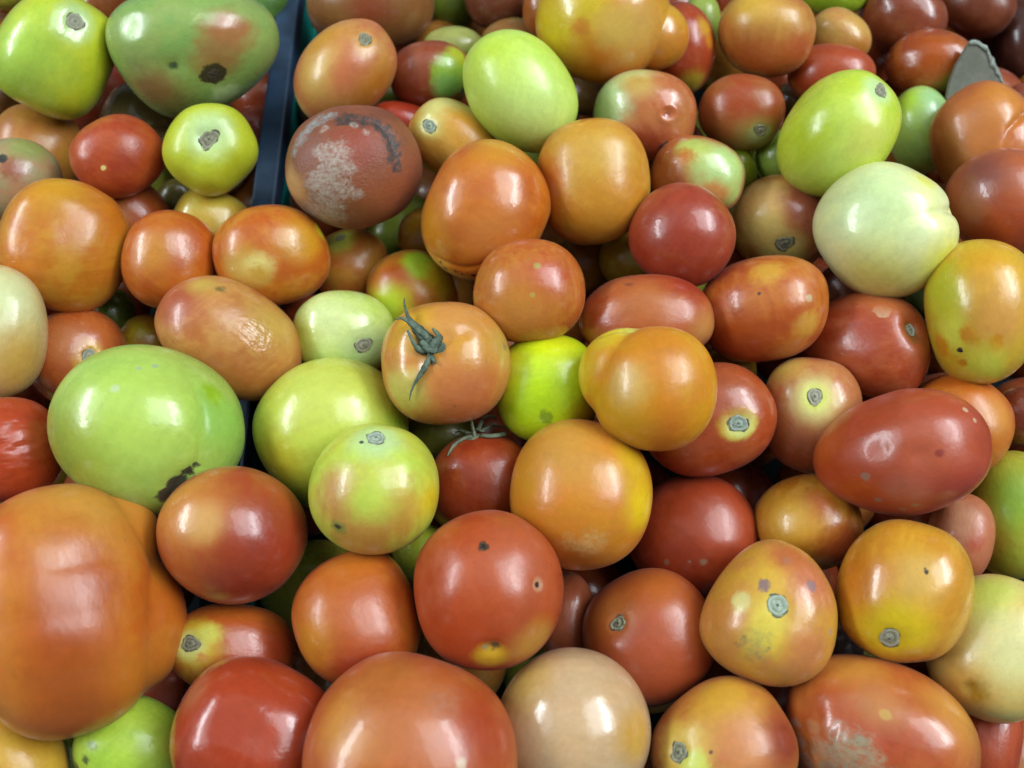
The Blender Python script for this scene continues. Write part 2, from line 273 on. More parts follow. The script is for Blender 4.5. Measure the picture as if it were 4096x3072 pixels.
 ('large yellow-green tomato behind the mottled green-pink one, centre left',{'p':[-0.0963,0.0996,-0.031],'q':[0.9253,0.0929,0.1536,-0.3342],'s':[0.04001,0.03945,0.03774],'c1':(180,190,62),'c2':(174,196,74),'id':22,'tap':[0.783,-0.622,-0.0,0.08],'box':2.2,'pt':[[[-0.418,0.306,0.855],0.679,(186,196,96),0.9,0.5,1],[[-0.301,-0.761,0.575],0.432,(176,164,48),0.8,0.6,1],[[0.272,-0.903,0.333],0.37,(146,180,70),0.8,0.6,1],[[0.591,0.593,0.548],0.247,(140,186,60),0.8,0.6,1],[[-0.744,0.195,0.638],0.056,(140,140,66),0.6,0.9,1],[[-0.13,0.425,0.896],0.043,(150,150,70),0.6,0.9,1],[[-0.926,-0.367,0.087],0.086,(140,140,60),0.7,0.9,1]]}),
 ('mottled green, yellow and pink tomato with stem scar on top and dark speck',{'p':[-0.0645,0.061,0.009],'q':[0.9833,0.0959,0.098,-0.1197],'s':[0.03071,0.02941,0.02855],'c1':(182,188,76),'c2':(176,196,80),'id':23,'speck':1,'scar':[[-0.205,0.76,0.617],0.151,2],'pt':[[[-0.401,-0.287,0.87],0.446,(196,140,86),0.7,0.8,1],[[0.393,-0.21,0.895],0.432,(200,160,70),0.7,0.9,1],[[0.041,-0.665,0.746],0.504,(190,140,70),0.8,0.8,1],[[-0.033,-0.148,0.988],0.317,(176,194,84),0.9,0.9,1],[[-0.193,0.716,0.671],0.36,(176,206,150),0.7,0.5,1],[[0.828,0.048,0.558],0.288,(208,182,44),0.8,0.7,1],[[-0.336,-0.664,0.668],0.122,(130,134,66),0.5,0.7,1],[[-0.352,-0.654,0.669],0.065,(50,46,38),0.3,0.7,1],[[-0.383,0.623,0.682],0.036,(80,80,70),0.3,0.6,1]]}),
 ('peach-orange tomato with a dried grey-green calyx, in the centre',{'p':[-0.0343,0.1298,-0.0025],'q':[0.9812,0.1877,0.0389,0.0212],'s':[0.03286,0.03153,0.03058],'c1':(206,142,70),'c2':(206,128,74),'id':24,'box':2.25,'pt':[[[0.31,-0.567,0.763],0.593,(202,110,76),0.9,0.6,1],[[0.333,0.361,0.871],0.37,(208,142,40),0.8,0.7,1],[[-0.481,0.604,0.636],0.37,(214,160,50),0.8,0.6,1],[[-0.576,-0.397,0.715],0.341,(196,180,100),0.6,0.5,1],[[0.829,0.212,0.517],0.296,(196,156,84),0.8,0.6,1],[[0.137,-0.618,0.774],0.074,(130,84,70),0.5,0.8,1],[[0.868,0.197,0.455],0.074,(150,134,90),0.6,0.8,1],[[0.276,0.654,0.704],0.37,(206,138,80),0.8,0.6,1]],'dents':[[[-0.244,0.304,0.921],0.296,0.08],[[0.095,0.365,0.926],0.104,0.03],[[0.266,0.419,0.868],0.104,0.025],[[-0.422,-0.043,0.905],0.119,0.03]]}),
 ('red tomato with a green-grey star calyx, half hidden at the centre',{'p':[-0.0163,0.0726,-0.0393],'q':[0.984,0.1055,0.0345,-0.1395],'s':[0.02825,0.02799,0.02671],'c1':(160,46,30),'c2':(170,62,36),'id':25}),
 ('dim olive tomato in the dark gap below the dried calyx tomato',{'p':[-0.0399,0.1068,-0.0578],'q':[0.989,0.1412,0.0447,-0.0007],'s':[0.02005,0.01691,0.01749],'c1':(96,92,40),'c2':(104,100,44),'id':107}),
 ('round orange-red tomato with pinkish shine, right above the yellow-green glossy one',{'p':[0.009,0.1671,0.0029],'q':[0.973,0.2305,-0.0082,-0.0122],'s':[0.02848,0.02684,0.02627],'c1':(190,88,44),'c2':(196,118,56),'id':26,'pt':[[[0.292,0.272,0.917],0.439,(192,76,54),0.8,0.6,1],[[-0.258,-0.421,0.87],0.614,(200,126,62),0.9,0.5,1],[[0.127,0.482,0.867],0.061,(170,140,80),0.5,0.8,1],[[0.058,-0.046,0.997],0.044,(180,150,80),0.5,0.8,1]]}),
 ('tall lobed orange tomato with a row of black dots round its lower end',{'p':[-0.0155,0.2197,-0.0042],'q':[0.8343,0.2502,-0.1221,0.4758],'s':[0.03812,0.03349,0.03395],'c1':(200,92,30),'c2':(206,112,38),'id':27,'box':2.15,'pt':[[[0.796,0.294,0.529],0.356,(206,134,46),0.8,0.5,1],[[-0.995,0.065,0.08],0.313,(206,150,50),0.5,0.4,1],[[-0.942,-0.327,0.08],0.313,(206,140,44),0.5,0.4,1],[[-0.496,0.659,0.565],0.356,(206,130,40),0.9,0.5,1],[[-0.164,-0.228,0.96],0.427,(206,116,60),0.9,0.6,1],[[-0.95,0.093,0.298],0.043,(36,36,44),0.3,0.4,1],[[-0.906,-0.076,0.417],0.028,(60,50,40),0.4,0.6,1],[[-0.882,-0.192,0.43],0.028,(60,50,40),0.4,0.6,1],[[-0.809,-0.354,0.469],0.05,(36,36,44),0.3,0.4,1],[[-0.916,0.209,0.343],0.028,(60,56,44),0.4,0.6,1],[[-0.825,-0.261,0.501],0.021,(60,50,40),0.4,0.6,1]],'dents':[[[-0.078,0.994,0.077],0.327,0.04],[[0.228,-0.97,0.081],0.185,0.045]],'grooves':[[[[-0.842,0.506,0.188,0.5],[-0.885,0.244,0.397,1],[-0.86,0.037,0.509,1],[-0.787,-0.177,0.592,1],[-0.647,-0.343,0.681,0.8],[-0.495,-0.454,0.741,0.4]],0.078,0.045]]}),
 ('plain glossy amber-orange tomato right of the lobed one',{'p':[0.0458,0.2418,-0.0068],'q':[0.7135,0.2546,0.1571,-0.6336],'s':[0.03482,0.0317,0.03156],'c1':(200,124,40),'c2':(206,150,62),'id':28,'box':2.3,'pt':[[[-0.408,0.214,0.887],0.467,(206,156,70),0.9,0.6,1],[[0.445,0.338,0.829],0.467,(204,136,50),0.9,0.6,1],[[-0.768,-0.631,0.111],0.342,(190,116,46),0.8,0.6,1],[[-0.05,-0.709,0.703],0.311,(198,104,32),0.8,0.5,1]]}),
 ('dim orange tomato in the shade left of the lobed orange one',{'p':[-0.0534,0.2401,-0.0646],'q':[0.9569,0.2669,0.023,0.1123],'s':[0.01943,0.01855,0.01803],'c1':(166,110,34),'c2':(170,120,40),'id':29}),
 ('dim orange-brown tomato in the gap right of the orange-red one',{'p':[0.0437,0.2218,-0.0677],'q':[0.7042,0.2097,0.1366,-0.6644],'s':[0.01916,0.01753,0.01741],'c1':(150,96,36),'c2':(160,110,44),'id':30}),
 ('dull yellow tomato below the amber one, beside the smooth red one',{'p':[0.0739,0.2159,-0.0498],'q':[0.949,0.2582,-0.0306,-0.1783],'s':[0.02018,0.01944,0.01882],'c1':(176,150,46),'c2':(170,130,44),'id':31}),
 ('smooth round red tomato with small pale pocks, right of the amber one',{'p':[0.0935,0.2031,-0.0017],'q':[0.906,0.2807,-0.0172,-0.3164],'s':[0.02813,0.027,0.02618],'c1':(162,46,36),'c2':(170,56,44),'id':32,'rough':0.3,'pt':[[[-0.118,0.441,0.89],0.054,(170,110,90),0.5,0.8,1],[[0.118,0.692,0.712],0.063,(170,110,90),0.5,0.8,1],[[-0.609,-0.041,0.792],0.054,(170,110,90),0.5,0.8,1]]}),
 ('wide red tomato behind the orange-yellow one in the middle',{'p':[0.072,0.1588,-0.0119],'q':[0.9732,0.214,-0.0805,-0.0234],'s':[0.035,0.02341,0.02719],'c1':(178,66,40),'c2':(184,92,58),'id':33,'pt':[[[0.034,0.383,0.923],0.508,(184,100,62),0.8,0.7,1],[[0.571,0.708,0.414],0.373,(166,44,36),0.8,0.6,1],[[0.855,-0.208,0.475],0.373,(196,130,80),0.8,0.6,1],[[-0.242,0.723,0.647],0.076,(140,70,56),0.6,0.8,1]]}),
 ('orange-red oval tomato with yellow flecks, right of the wide red one',{'p':[0.1368,0.1658,-0.0153],'q':[0.9609,0.1974,-0.1747,0.0852],'s':[0.03438,0.02836,0.02966],'c1':(186,80,34),'c2':(196,110,44),'id':34,'pt':[[[-0.461,0.857,0.231],0.424,(160,56,40),0.8,0.7,1],[[0.207,0.617,0.76],0.235,(204,146,60),0.6,0.9,1],[[0.554,-0.441,0.706],0.235,(206,150,70),0.6,0.8,1],[[-0.394,-0.419,0.818],0.627,(180,72,32),0.9,0.5,1],[[0.644,0.005,0.765],0.078,(190,160,130),0.4,0.6,1],[[0.012,0.293,0.956],0.031,(90,60,50),0.3,0.6,1]]}),
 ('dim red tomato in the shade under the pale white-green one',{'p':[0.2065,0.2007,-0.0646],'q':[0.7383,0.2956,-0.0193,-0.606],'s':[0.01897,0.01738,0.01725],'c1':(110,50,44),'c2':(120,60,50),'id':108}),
 ('dull yellow tomato barely showing above the star-haloed red one',{'p':[0.1261,0.1451,-0.0544],'q':[0.9742,0.1818,-0.1292,-0.0336],'s':[0.01566,0.01407,0.0141],'c1':(170,130,40),'c2':(160,110,40),'id':109}),
 ('vivid yellow-green smooth tomato in the centre',{'p':[0.0195,0.121,-0.0211],'q':[0.7009,0.1041,-0.1359,0.6924],'s':[0.02895,0.02769,0.0269],'c1':(164,204,22),'c2':(172,210,28),'id':35,'pt':[[[0.852,-0.128,0.507],0.524,(196,206,24),0.9,0.5,1],[[0.434,0.69,0.579],0.349,(186,190,30),0.9,0.5,1],[[-0.466,-0.691,0.552],0.349,(190,180,40),0.9,0.5,1],[[-0.46,0.039,0.887],0.122,(120,160,30),0.7,1.0,1]]}),
 ('glossy orange-yellow lobed tomato on top of the pile in the middle',{'p':[0.0682,0.1076,0.0174],'q':[0.7188,0.0617,-0.1804,0.6686],'s':[0.02995,0.02948,0.02823],'c1':(212,146,30),'c2':(210,128,30),'id':36,'pt':[[[0.86,0.505,0.077],0.224,(196,204,120),0.5,0.5,1],[[0.697,0.711,0.091],0.373,(204,180,44),0.7,0.5,1],[[0.58,-0.109,0.807],0.448,(204,122,36),0.9,0.5,1],[[-0.613,-0.158,0.774],0.448,(206,112,24),0.9,0.5,1],[[-0.438,0.561,0.703],0.522,(206,150,34),0.9,0.5,1],[[0.249,0.965,0.081],0.358,(206,176,44),0.6,0.4,1],[[0.032,0.401,0.915],0.328,(206,160,90),0.7,0.5,1]],'lobe':[[0.221,0.468,-0.113,0.7578,0.07]],'grooves':[[[[0.915,0.325,0.237,0.3],[0.849,0.522,0.074,1],[0.717,0.693,0.074,0.5]],0.104,0.08]]}),
 ('red tomato with a bright yellow star halo round its stem scar',{'p':[0.1043,0.1056,-0.0257],'q':[0.9754,0.133,-0.1385,0.1086],'s':[0.03512,0.02873,0.03018],'c1':(176,62,34),'c2':(182,78,52),'id':37,'box':2.2,'scar':[[0.401,-0.188,0.896],0.152,3],'pt':[[[0.406,-0.165,0.899],0.297,(208,170,44),0.3,0.45,1],[[0.408,-0.215,0.887],0.236,(206,210,130),0.4,0.4,1],[[0.315,0.465,0.827],0.532,(182,84,56),0.8,0.5,1]]}),
 ('big orange tomato with a yellow right flank and dusty bloom, centre',{'p':[0.0343,0.0627,-0.0101],'q':[0.7576,0.0516,-0.1011,0.6427],'s':[0.0362,0.03474,0.03369],'c1':(206,132,40),'c2':(208,122,44),'id':38,'rough':0.27,'pt':[[[-0.022,-0.816,0.577],0.322,(224,186,28),0.7,0.35,1],[[0.496,-0.651,0.575],0.322,(212,166,36),0.8,0.5,1],[[0.591,0.311,0.744],0.45,(200,140,66),0.9,0.6,1],[[-0.735,-0.014,0.678],0.386,(204,112,34),0.8,0.6,1],[[-0.581,-0.208,0.787],0.193,(210,168,116),0.8,1.5,0.7],[[-0.616,0.095,0.782],0.141,(210,168,116),0.8,1.5,0.6]],'dents':[[[0.068,-0.951,0.3],0.051,0.02]]}),
 ('pinkish tomato with a pale-ringed stem scar, left of the big red oval',{'p':[0.1609,0.1097,-0.0289],'q':[0.7204,-0.0137,-0.2336,0.6529],'s':[0.03092,0.02519,0.02651],'c1':(190,122,82),'c2':(182,100,74),'id':39,'scar':[[0.313,-0.07,0.947],0.155,0],'pt':[[[0.275,-0.071,0.959],0.379,(210,206,140),0.75,0.4,1],[[0.298,-0.07,0.952],0.224,(200,206,110),0.5,0.4,1],[[-0.732,0.072,0.677],0.517,(150,66,46),0.8,0.5,1],[[0.746,0.489,0.453],0.345,(196,156,84),0.9,0.6,1]]}),
 ('red heart-shaped tomato with a flake of pale skin on top',{'p':[0.1968,0.1502,-0.0301],'q':[0.9449,0.2181,-0.1778,-0.1673],'s':[0.03325,0.02817,0.02907],'c1':(172,58,40),'c2':(180,82,56),'id':40,'tap':[-0.919,-0.393,-0.0,0.22],'scar':[[0.614,0.5,0.611],0.104,0],'pt':[[[0.093,0.677,0.73],0.152,(196,160,140),0.15,0.5,1],[[0.093,0.828,0.553],0.32,(186,96,64),0.8,0.5,1],[[0.566,0.43,0.703],0.192,(160,90,50),0.7,0.5,1],[[0.605,0.354,0.713],0.128,(140,76,50),0.6,0.8,1]],'dents':[[[0.614,0.5,0.611],0.192,0.06]]}),
 ('big glossy red lobed oval tomato with grey specks, at the right',{'p':[0.1918,0.0803,0.0066],'q':[0.9541,0.0852,-0.2484,0.1438],'s':[0.03584,0.02983,0.03107],'c1':(176,58,36),'c2':(180,66,52),'id':41,'box':2.1,'pt':[[[-0.834,0.485,0.265],0.321,(190,92,40),0.9,0.6,1],[[0.23,-0.755,0.614],0.449,(170,50,50),0.6,0.6,1],[[0.211,-0.001,0.978],0.513,(182,80,66),0.9,0.6,1],[[-0.21,-0.559,0.802],0.282,(180,88,80),0.6,0.6,1],[[-0.786,-0.328,0.524],0.321,(184,70,34),0.8,0.5,1],[[-0.581,-0.159,0.798],0.071,(150,104,96),0.4,0.8,1],[[-0.571,-0.553,0.607],0.051,(150,104,96),0.4,0.8,1],[[-0.192,-0.804,0.563],0.051,(150,104,96),0.4,0.8,1],[[-0.36,-0.818,0.449],0.051,(150,104,96),0.4,0.8,1],[[0.807,0.292,0.513],0.045,(190,150,130),0.4,0.8,1],[[0.855,0.103,0.508],0.038,(190,150,130),0.4,0.8,1],[[0.314,-0.181,0.932],0.058,(150,50,50),0.6,0.8,1],[[-0.428,0.363,0.828],0.032,(90,60,60),0.4,0.6,1]],'dents':[[[-0.913,-0.399,0.083],0.231,0.03],[[0.618,0.494,0.612],0.321,0.02],[[-0.301,0.159,0.94],0.154,0.02],[[0.107,-0.138,0.985],0.167,0.025],[[-0.179,0.9,0.397],0.256,0.03]],'lobe':[[-0.445,0.112,0.0,0.77,0.35]]}),
 ('smooth orange tomato behind the big red oval at the right',{'p':[0.2383,0.1038,-0.0298],'q':[0.9125,0.0489,-0.2843,0.2901],'s':[0.0285,0.02776,0.02672],'c1':(196,92,32),'c2':(200,108,40),'id':42,'pt':[[[0.636,-0.326,0.7],0.329,(206,130,60),0.8,0.5,1]]}),
 ('yellow and orange streaked tomato with a tiny dark tip, at the right edge',{'p':[0.2443,0.1552,0.0031],'q':[0.6585,0.3294,-0.0503,-0.6748],'s':[0.03728,0.02709,0.03019],'c1':(202,168,46),'c2':(200,150,44),'id':43,'tap':[0.963,-0.269,0.0,0.08],'lobes':(4,0.015),'blossom':[[0.438,-0.36,0.824],0.042],'pt':[[[-0.263,-0.573,0.776],0.42,(180,184,56),0.7,0.7,1],[[-0.506,0.182,0.843],0.42,(208,150,44),0.7,0.7,1],[[0.107,0.28,0.954],0.42,(206,146,80),0.8,0.8,1],[[0.244,-0.457,0.855],0.252,(196,200,80),0.6,0.7,1],[[0.405,0.189,0.894],0.126,(204,130,30),0.6,0.7,1],[[0.401,-0.099,0.911],0.098,(204,130,30),0.6,0.6,1],[[0.395,-0.666,0.632],0.168,(204,140,34),0.6,0.7,1],[[0.708,-0.048,0.705],0.35,(196,196,76),0.7,0.6,1],[[0.257,-0.234,0.938],0.126,(204,140,40),0.7,0.6,1],[[0.632,-0.34,0.697],0.084,(200,140,40),0.6,0.6,1]]}),
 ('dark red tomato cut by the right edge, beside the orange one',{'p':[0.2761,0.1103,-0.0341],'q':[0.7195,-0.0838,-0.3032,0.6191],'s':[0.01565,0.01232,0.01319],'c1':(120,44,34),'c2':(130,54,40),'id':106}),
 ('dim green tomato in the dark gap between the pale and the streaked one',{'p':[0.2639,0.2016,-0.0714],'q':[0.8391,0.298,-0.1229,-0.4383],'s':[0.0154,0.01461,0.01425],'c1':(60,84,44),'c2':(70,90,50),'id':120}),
 ('pale whitish-green tomato with a cleft on its right side',{'p':[0.2022,0.205,0.0018],'q':[0.8123,0.3272,-0.0667,-0.4783],'s':[0.03636,0.03327,0.03304],'c1':(208,214,168),'c2':(212,210,150),'id':44,'rough':0.3,'pt':[[[-0.419,0.058,0.906],0.614,(190,214,160),0.9,0.5,1],[[0.538,-0.43,0.725],0.478,(206,204,120),0.9,0.4,1],[[0.763,0.405,0.504],0.341,(206,206,90),0.8,0.4,1],[[-0.273,0.849,0.452],0.164,(206,206,110),0.8,0.4,1]],'bumps':[[[-0.092,0.984,0.155],0.3,0.035],[[0.61,0.654,0.447],0.341,0.02]],'grooves':[[[[0.299,0.952,0.074,1],[0.235,0.861,0.45,1],[0.157,0.679,0.717,0.5],[0.097,0.495,0.864,0.22],[0.025,0.248,0.969,0.05]],0.137,0.1]]}),
 ('half cream, half dusky red tomato with a brown stem scar',{'p':[0.1634,0.2363,-0.0431],'q':[0.8736,0.3049,-0.0497,-0.3761],'s':[0.02927,0.02746,0.02693],'c1':(176,96,70),'c2':(190,126,76),'id':45,'scar':[[0.338,-0.215,0.916],0.163,1],'pt':[[[-0.579,-0.032,0.814],0.635,(214,172,112),0.4,0.5,1],[[-0.44,0.35,0.827],0.346,(212,168,110),0.4,0.5,1],[[0.082,0.644,0.761],0.481,(160,76,66),0.6,0.5,1],[[-0.264,-0.963,0.056],0.423,(180,110,44),0.7,0.5,1],[[0.43,-0.378,0.82],0.442,(206,190,120),0.5,0.6,1],[[-0.125,-0.316,0.941],0.385,(206,176,110),0.6,0.6,1]]}),
 ('tomato split between red and milky green, behind the smooth red one',{'p':[0.1092,0.2534,-0.0187],'q':[0.9376,0.3072,-0.0703,-0.1468],'s':[0.02714,0.02192,0.02317],'c1':(176,84,46),'c2':(184,100,56),'id':46,'speck':1,'pt':[[[0.425,0.394,0.815],0.692,(160,188,122),0.5,0.6,1],[[-0.216,0.616,0.757],0.368,(166,178,96),0.5,0.6,1],[[0.72,-0.17,0.673],0.324,(166,180,110),0.6,0.6,1],[[-0.357,0.396,0.846],0.216,(190,110,40),0.6,0.8,1],[[0.411,-0.322,0.853],0.324,(200,130,80),0.6,0.6,1]]}),
 ('small olive-green tomato just behind the red and milky green one',{'p':[0.1406,0.2759,-0.0451],'q':[0.7348,0.3155,0.0764,-0.5955],'s':[0.01481,0.01281,0.01308],'c1':(116,130,30),'c2':(120,134,40),'id':47}),
 ('pinkish tomato with a green shoulder, a raised ring and a black spot',{'p':[0.0809,0.2977,-0.0204],'q':[0.9368,0.3347,-0.053,-0.0872],'s':[0.0308,0.02587,0.02681],'c1':(190,96,66),'c2':(190,112,76),'id':48,'pt':[[[-0.769,0.213,0.603],0.599,(166,190,140),0.5,0.6,1],[[-0.329,0.832,0.446],0.386,(176,176,120),0.6,0.6,1],[[-0.201,0.592,0.781],0.29,(190,150,84),0.6,0.7,1],[[0.153,-0.552,0.819],0.386,(160,60,46),0.8,0.6,1],[[0.459,-0.516,0.723],0.145,(40,40,44),0.2,0.4,1],[[0.37,-0.571,0.733],0.097,(50,50,54),0.3,0.5,1],[[0.401,0.091,0.912],0.087,(170,80,66),0.5,0.4,1]],'dents':[[[0.394,0.129,0.91],0.087,0.03]],'rings':[[[0.394,0.129,0.91],0.155,0.03]]}),
 ('small red-brown tomato with a green-grey scar at its lower right',{'p':[0.141,0.3029,-0.0234],'q':[0.9207,0.3441,-0.0825,-0.1645],'s':[0.02534,0.02159,0.02222],'c1':(166,66,38),'c2':(160,84,48),'id':49,'scar':[[0.548,-0.273,0.791],0.151,1],'pt':[[[0.502,-0.545,0.672],0.535,(150,136,76),0.6,0.6,1],[[0.565,-0.395,0.724],0.279,(150,160,110),0.6,0.5,1],[[-0.466,-0.729,0.502],0.581,(140,90,50),0.8,0.5,1]]}),
 ('large oval yellow-green tomato with a scar on its upper right tip',{'p':[0.1851,0.266,0.0036],'q':[0.8467,0.1941,-0.3063,0.3894],'s':[0.03541,0.02954,0.03073],'c1':(170,194,64),'c2':(176,196,74),'id':50,'scar':[[0.873,-0.115,0.475],0.144,1],'pt':[[[0.842,-0.063,0.535],0.273,(176,206,150),0.6,0.4,1],[[-0.217,-0.015,0.976],0.606,(176,204,100),0.9,0.5,1],[[0.207,-0.497,0.843],0.348,(190,196,100),0.9,0.5,1],[[-0.297,0.423,0.856],0.379,(166,190,40),0.9,0.5,1]]}),
 ('small green tomato peeping out left of the large oval one',{'p':[0.1678,0.2833,-0.0419],'q':[0.7436,0.3354,0.0519,-0.5761],'s':[0.01652,0.01418,0.01454],'c1':(124,160,66),'c2':(130,166,74),'id':51}),
 ('green tomato between the large oval one and the orange lobed one',{'p':[0.2657,0.3113,-0.0515],'q':[0.6868,0.3807,0.0219,-0.6188],'s':[0.02758,0.01865,0.02154],'c1':(144,184,104),'c2':(150,186,92),'id':52,'pt':[[[-0.761,-0.207,0.615],0.415,(150,190,60),0.6,0.6,1],[[-0.554,0.598,0.579],0.488,(136,182,130),0.7,0.6,1]]}),
 ('orange-red lobed tomato at the right edge below the cardboard flap',{'p':[0.2844,0.2804,-0.0213],'q':[0.7563,0.3877,-0.0598,-0.5236],'s':[0.03348,0.02765,0.02891],'c1':(190,92,52),'c2':(194,112,62),'id':53,'pt':[[[-0.444,0.634,0.633],0.418,(200,120,50),0.8,0.5,1],[[-0.34,-0.221,0.914],0.502,(196,116,72),0.9,0.6,1]],'bumps':[[[0.317,0.215,0.924],0.335,0.02]],'grooves':[[[[-0.119,0.846,0.52,1],[-0.058,0.661,0.748,1],[0.009,0.478,0.878,0.6],[0.175,0.283,0.943,0.2]],0.1,0.09]]}),
 ('dusky red tomato at the right edge, beside the pale cleft one',{'p':[0.2755,0.2268,-0.006],'q':[0.7565,0.3661,-0.0838,-0.5355],'s':[0.03091,0.02654,0.02721],'c1':(178,86,60),'c2':(170,84,62),'id':54,'pt':[[[-0.596,-0.1,0.797],0.415,(140,72,70),0.8,0.6,1],[[0.456,-0.164,0.875],0.498,(176,60,40),0.9,0.5,1]]}),
 ('large yellow and orange tomato cut by the top edge',{'p':[0.0556,0.3539,-0.0012],'q':[0.9129,0.3837,0.0013,-0.1392],'s':[0.03968,0.03628,0.03605],'c1':(208,150,44),'c2':(206,132,46),'id':55,'box':2.2,'lobes':(5,0.02),'pt':[[[-0.663,-0.232,0.712],0.496,(210,180,40),0.7,0.5,1],[[-0.316,0.075,0.946],0.355,(206,176,50),0.7,0.6,1],[[0.186,-0.703,0.687],0.567,(204,112,40),0.8,0.6,1],[[0.53,0.046,0.847],0.426,(210,160,90),0.8,0.7,1],[[0.997,-0.034,0.07],0.312,(196,110,56),0.7,0.5,1],[[0.206,-0.047,0.977],0.284,(210,170,90),0.7,0.8,1],[[-0.278,-0.189,0.942],0.142,(206,130,50),0.7,0.7,1]],'lobe':[[0.819,-0.01,-0.052,0.5309,0.03]]}),
 ('red tomato with yellow flecks, behind the large yellow-orange one',{'p':[0.1083,0.3556,-0.0269],'q':[0.6961,0.3401,0.1602,-0.6117],'s':[0.02736,0.02115,0.02285],'c1':(176,58,36),'c2':(180,70,50),'id':56,'pt':[[[-0.346,0.727,0.594],0.233,(196,140,50),0.6,1.0,1],[[0.773,0.222,0.594],0.349,(180,150,56),0.6,1.0,1],[[-0.037,0.815,0.578],0.163,(200,120,40),0.6,1.0,1]]}),
 ('small dull green tomato between red and orange-brown ones at the top',{'p':[0.1288,0.3924,-0.0408],'q':[0.6891,0.3568,0.1601,-0.6101],'s':[0.01666,0.01209,0.01348],'c1':(140,160,80),'c2':(130,150,66),'id':57}),
 ('orange-brown tomato with a curved shine, at the top right of centre',{'p':[0.1592,0.355,-0.013],'q':[0.8991,0.3864,-0.075,-0.1916],'s':[0.02979,0.02467,0.02575],'c1':(186,110,56),'c2':(190,132,70),'id':58,'pt':[[[-0.04,0.23,0.972],0.6,(200,150,84),0.8,0.5,1],[[0.076,-0.599,0.797],0.7,(180,90,46),0.8,0.5,1],[[0.691,-0.141,0.709],0.4,(186,84,50),0.8,0.5,1],[[-0.526,0.481,0.701],0.4,(206,160,70),0.8,0.5,1]]}),
 ('small pale orange tomato behind the orange-brown one',{'p':[0.2143,0.3705,-0.034],'q':[0.8678,0.3955,-0.0709,-0.2922],'s':[0.02085,0.01762,0.01821],'c1':(196,150,84),'c2':(190,130,80),'id':59,'pt':[[[0.67,0.003,0.742],0.441,(180,110,44),0.8,0.5,1]]}),
 ('small wide red tomato just above the large oval yellow-green one',{'p':[0.2031,0.3366,-0.029],'q':[0.913,0.3592,-0.1409,-0.1327],'s':[0.0254,0.01822,0.02044],'c1':(178,60,36),'c2':(172,66,44),'id':60}),
 ('green tomato showing a thin slice at the top edge',{'p':[0.2256,0.4239,-0.0476],'q':[0.8976,0.3982,-0.1324,-0.135],'s':[0.0221,0.01486,0.01721],'c1':(130,160,40),'c2':(120,150,40),'id':61}),
 ('red tomato coloured dark for shade at the top edge, right of the small pale orange one',{'p':[0.27,0.4015,-0.0476],'q':[0.8632,0.407,-0.1072,-0.2788],'s':[0.028,0.02258,0.02389],'c1':(134,56,40),'c2':(140,64,44),'id':62}),  # skin colour darkened for the weak light along the top edge
 ('red-brown tomato with a greenish end, left of the cardboard flap',{'p':[0.2759,0.3564,-0.0408],'q':[0.8985,0.3668,-0.1803,-0.1598],'s':[0.02611,0.02091,0.0222],'c1':(160,62,34),'c2':(166,84,40),'id':63,'pt':[[[0.709,-0.539,0.454],0.521,(116,130,60),0.6,0.6,1],[[0.006,0.378,0.926],0.473,(176,76,30),0.8,0.6,1]]}),
 ('red tomato coloured dark for shade, at the top edge above the cardboard flap',{'p':[0.3347,0.4296,-0.0638],'q':[0.8516,0.4162,-0.1349,-0.2886],'s':[0.02551,0.01985,0.02138],'c1':(116,48,32),'c2':(124,56,36),'id':64}),  # top-edge shade is put into this dark base colour
 ('dark purple-red tomato coloured for deep shade at the top right edge',{'p':[0.3742,0.4133,-0.0836],'q':[0.6722,0.4325,0.0074,-0.6009],'s':[0.03243,0.01866,0.02337],'c1':(80,38,34),'c2':(76,36,34),'id':65}),  # the corner's deep shade is painted in as a dark skin colour
 ('red tomato showing a tiny sliver at the right edge under the flap',{'p':[0.3264,0.3195,-0.034],'q':[0.832,0.3895,-0.1415,-0.3689],'s':[0.01242,0.01031,0.01075],'c1':(130,50,44),'c2':(140,60,50),'id':67}),
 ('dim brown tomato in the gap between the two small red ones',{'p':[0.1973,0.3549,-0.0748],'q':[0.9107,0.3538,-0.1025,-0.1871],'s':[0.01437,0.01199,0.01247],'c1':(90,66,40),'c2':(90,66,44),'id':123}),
 ('oval pale lime-green tomato in the upper middle',{'p':[0.0055,0.2982,0.0],'q':[0.8672,0.3203,0.1265,-0.3597],'s':[0.03699,0.02844,0.03081],'c1':(172,206,90),'c2':(180,210,110),'id':68,'pt':[[[-0.653,0.007,0.757],0.482,(176,206,76),0.9,0.4,1],[[0.343,-0.015,0.939],0.643,(186,216,130),0.9,0.4,1],[[0.391,-0.864,0.318],0.402,(150,190,60),0.9,0.4,1]]}),
 ('peach-coloured tomato with a grey scar on top, beside the crate wall',{'p':[-0.102,0.3253,-0.0136],'q':[0.8551,0.362,-0.0436,0.3687],'s':[0.03435,0.02437,0.02749],'c1':(202,116,84),'c2':(198,134,82),'id':69,'box':2.15,'scar':[[0.613,0.205,0.763],0.14,1],'pt':[[[-0.288,0.471,0.834],0.428,(204,160,90),0.7,0.6,1],[[0.11,-0.043,0.993],0.409,(204,112,84),0.7,0.6,1],[[-0.977,0.204,0.053],0.335,(206,166,100),0.7,0.5,1],[[0.186,-0.714,0.675],0.465,(194,116,50),0.8,0.6,1],[[0.089,0.825,0.557],0.335,(200,140,56),0.8,0.5,1],[[0.549,0.091,0.831],0.223,(206,150,90),0.7,0.5,1]]}),
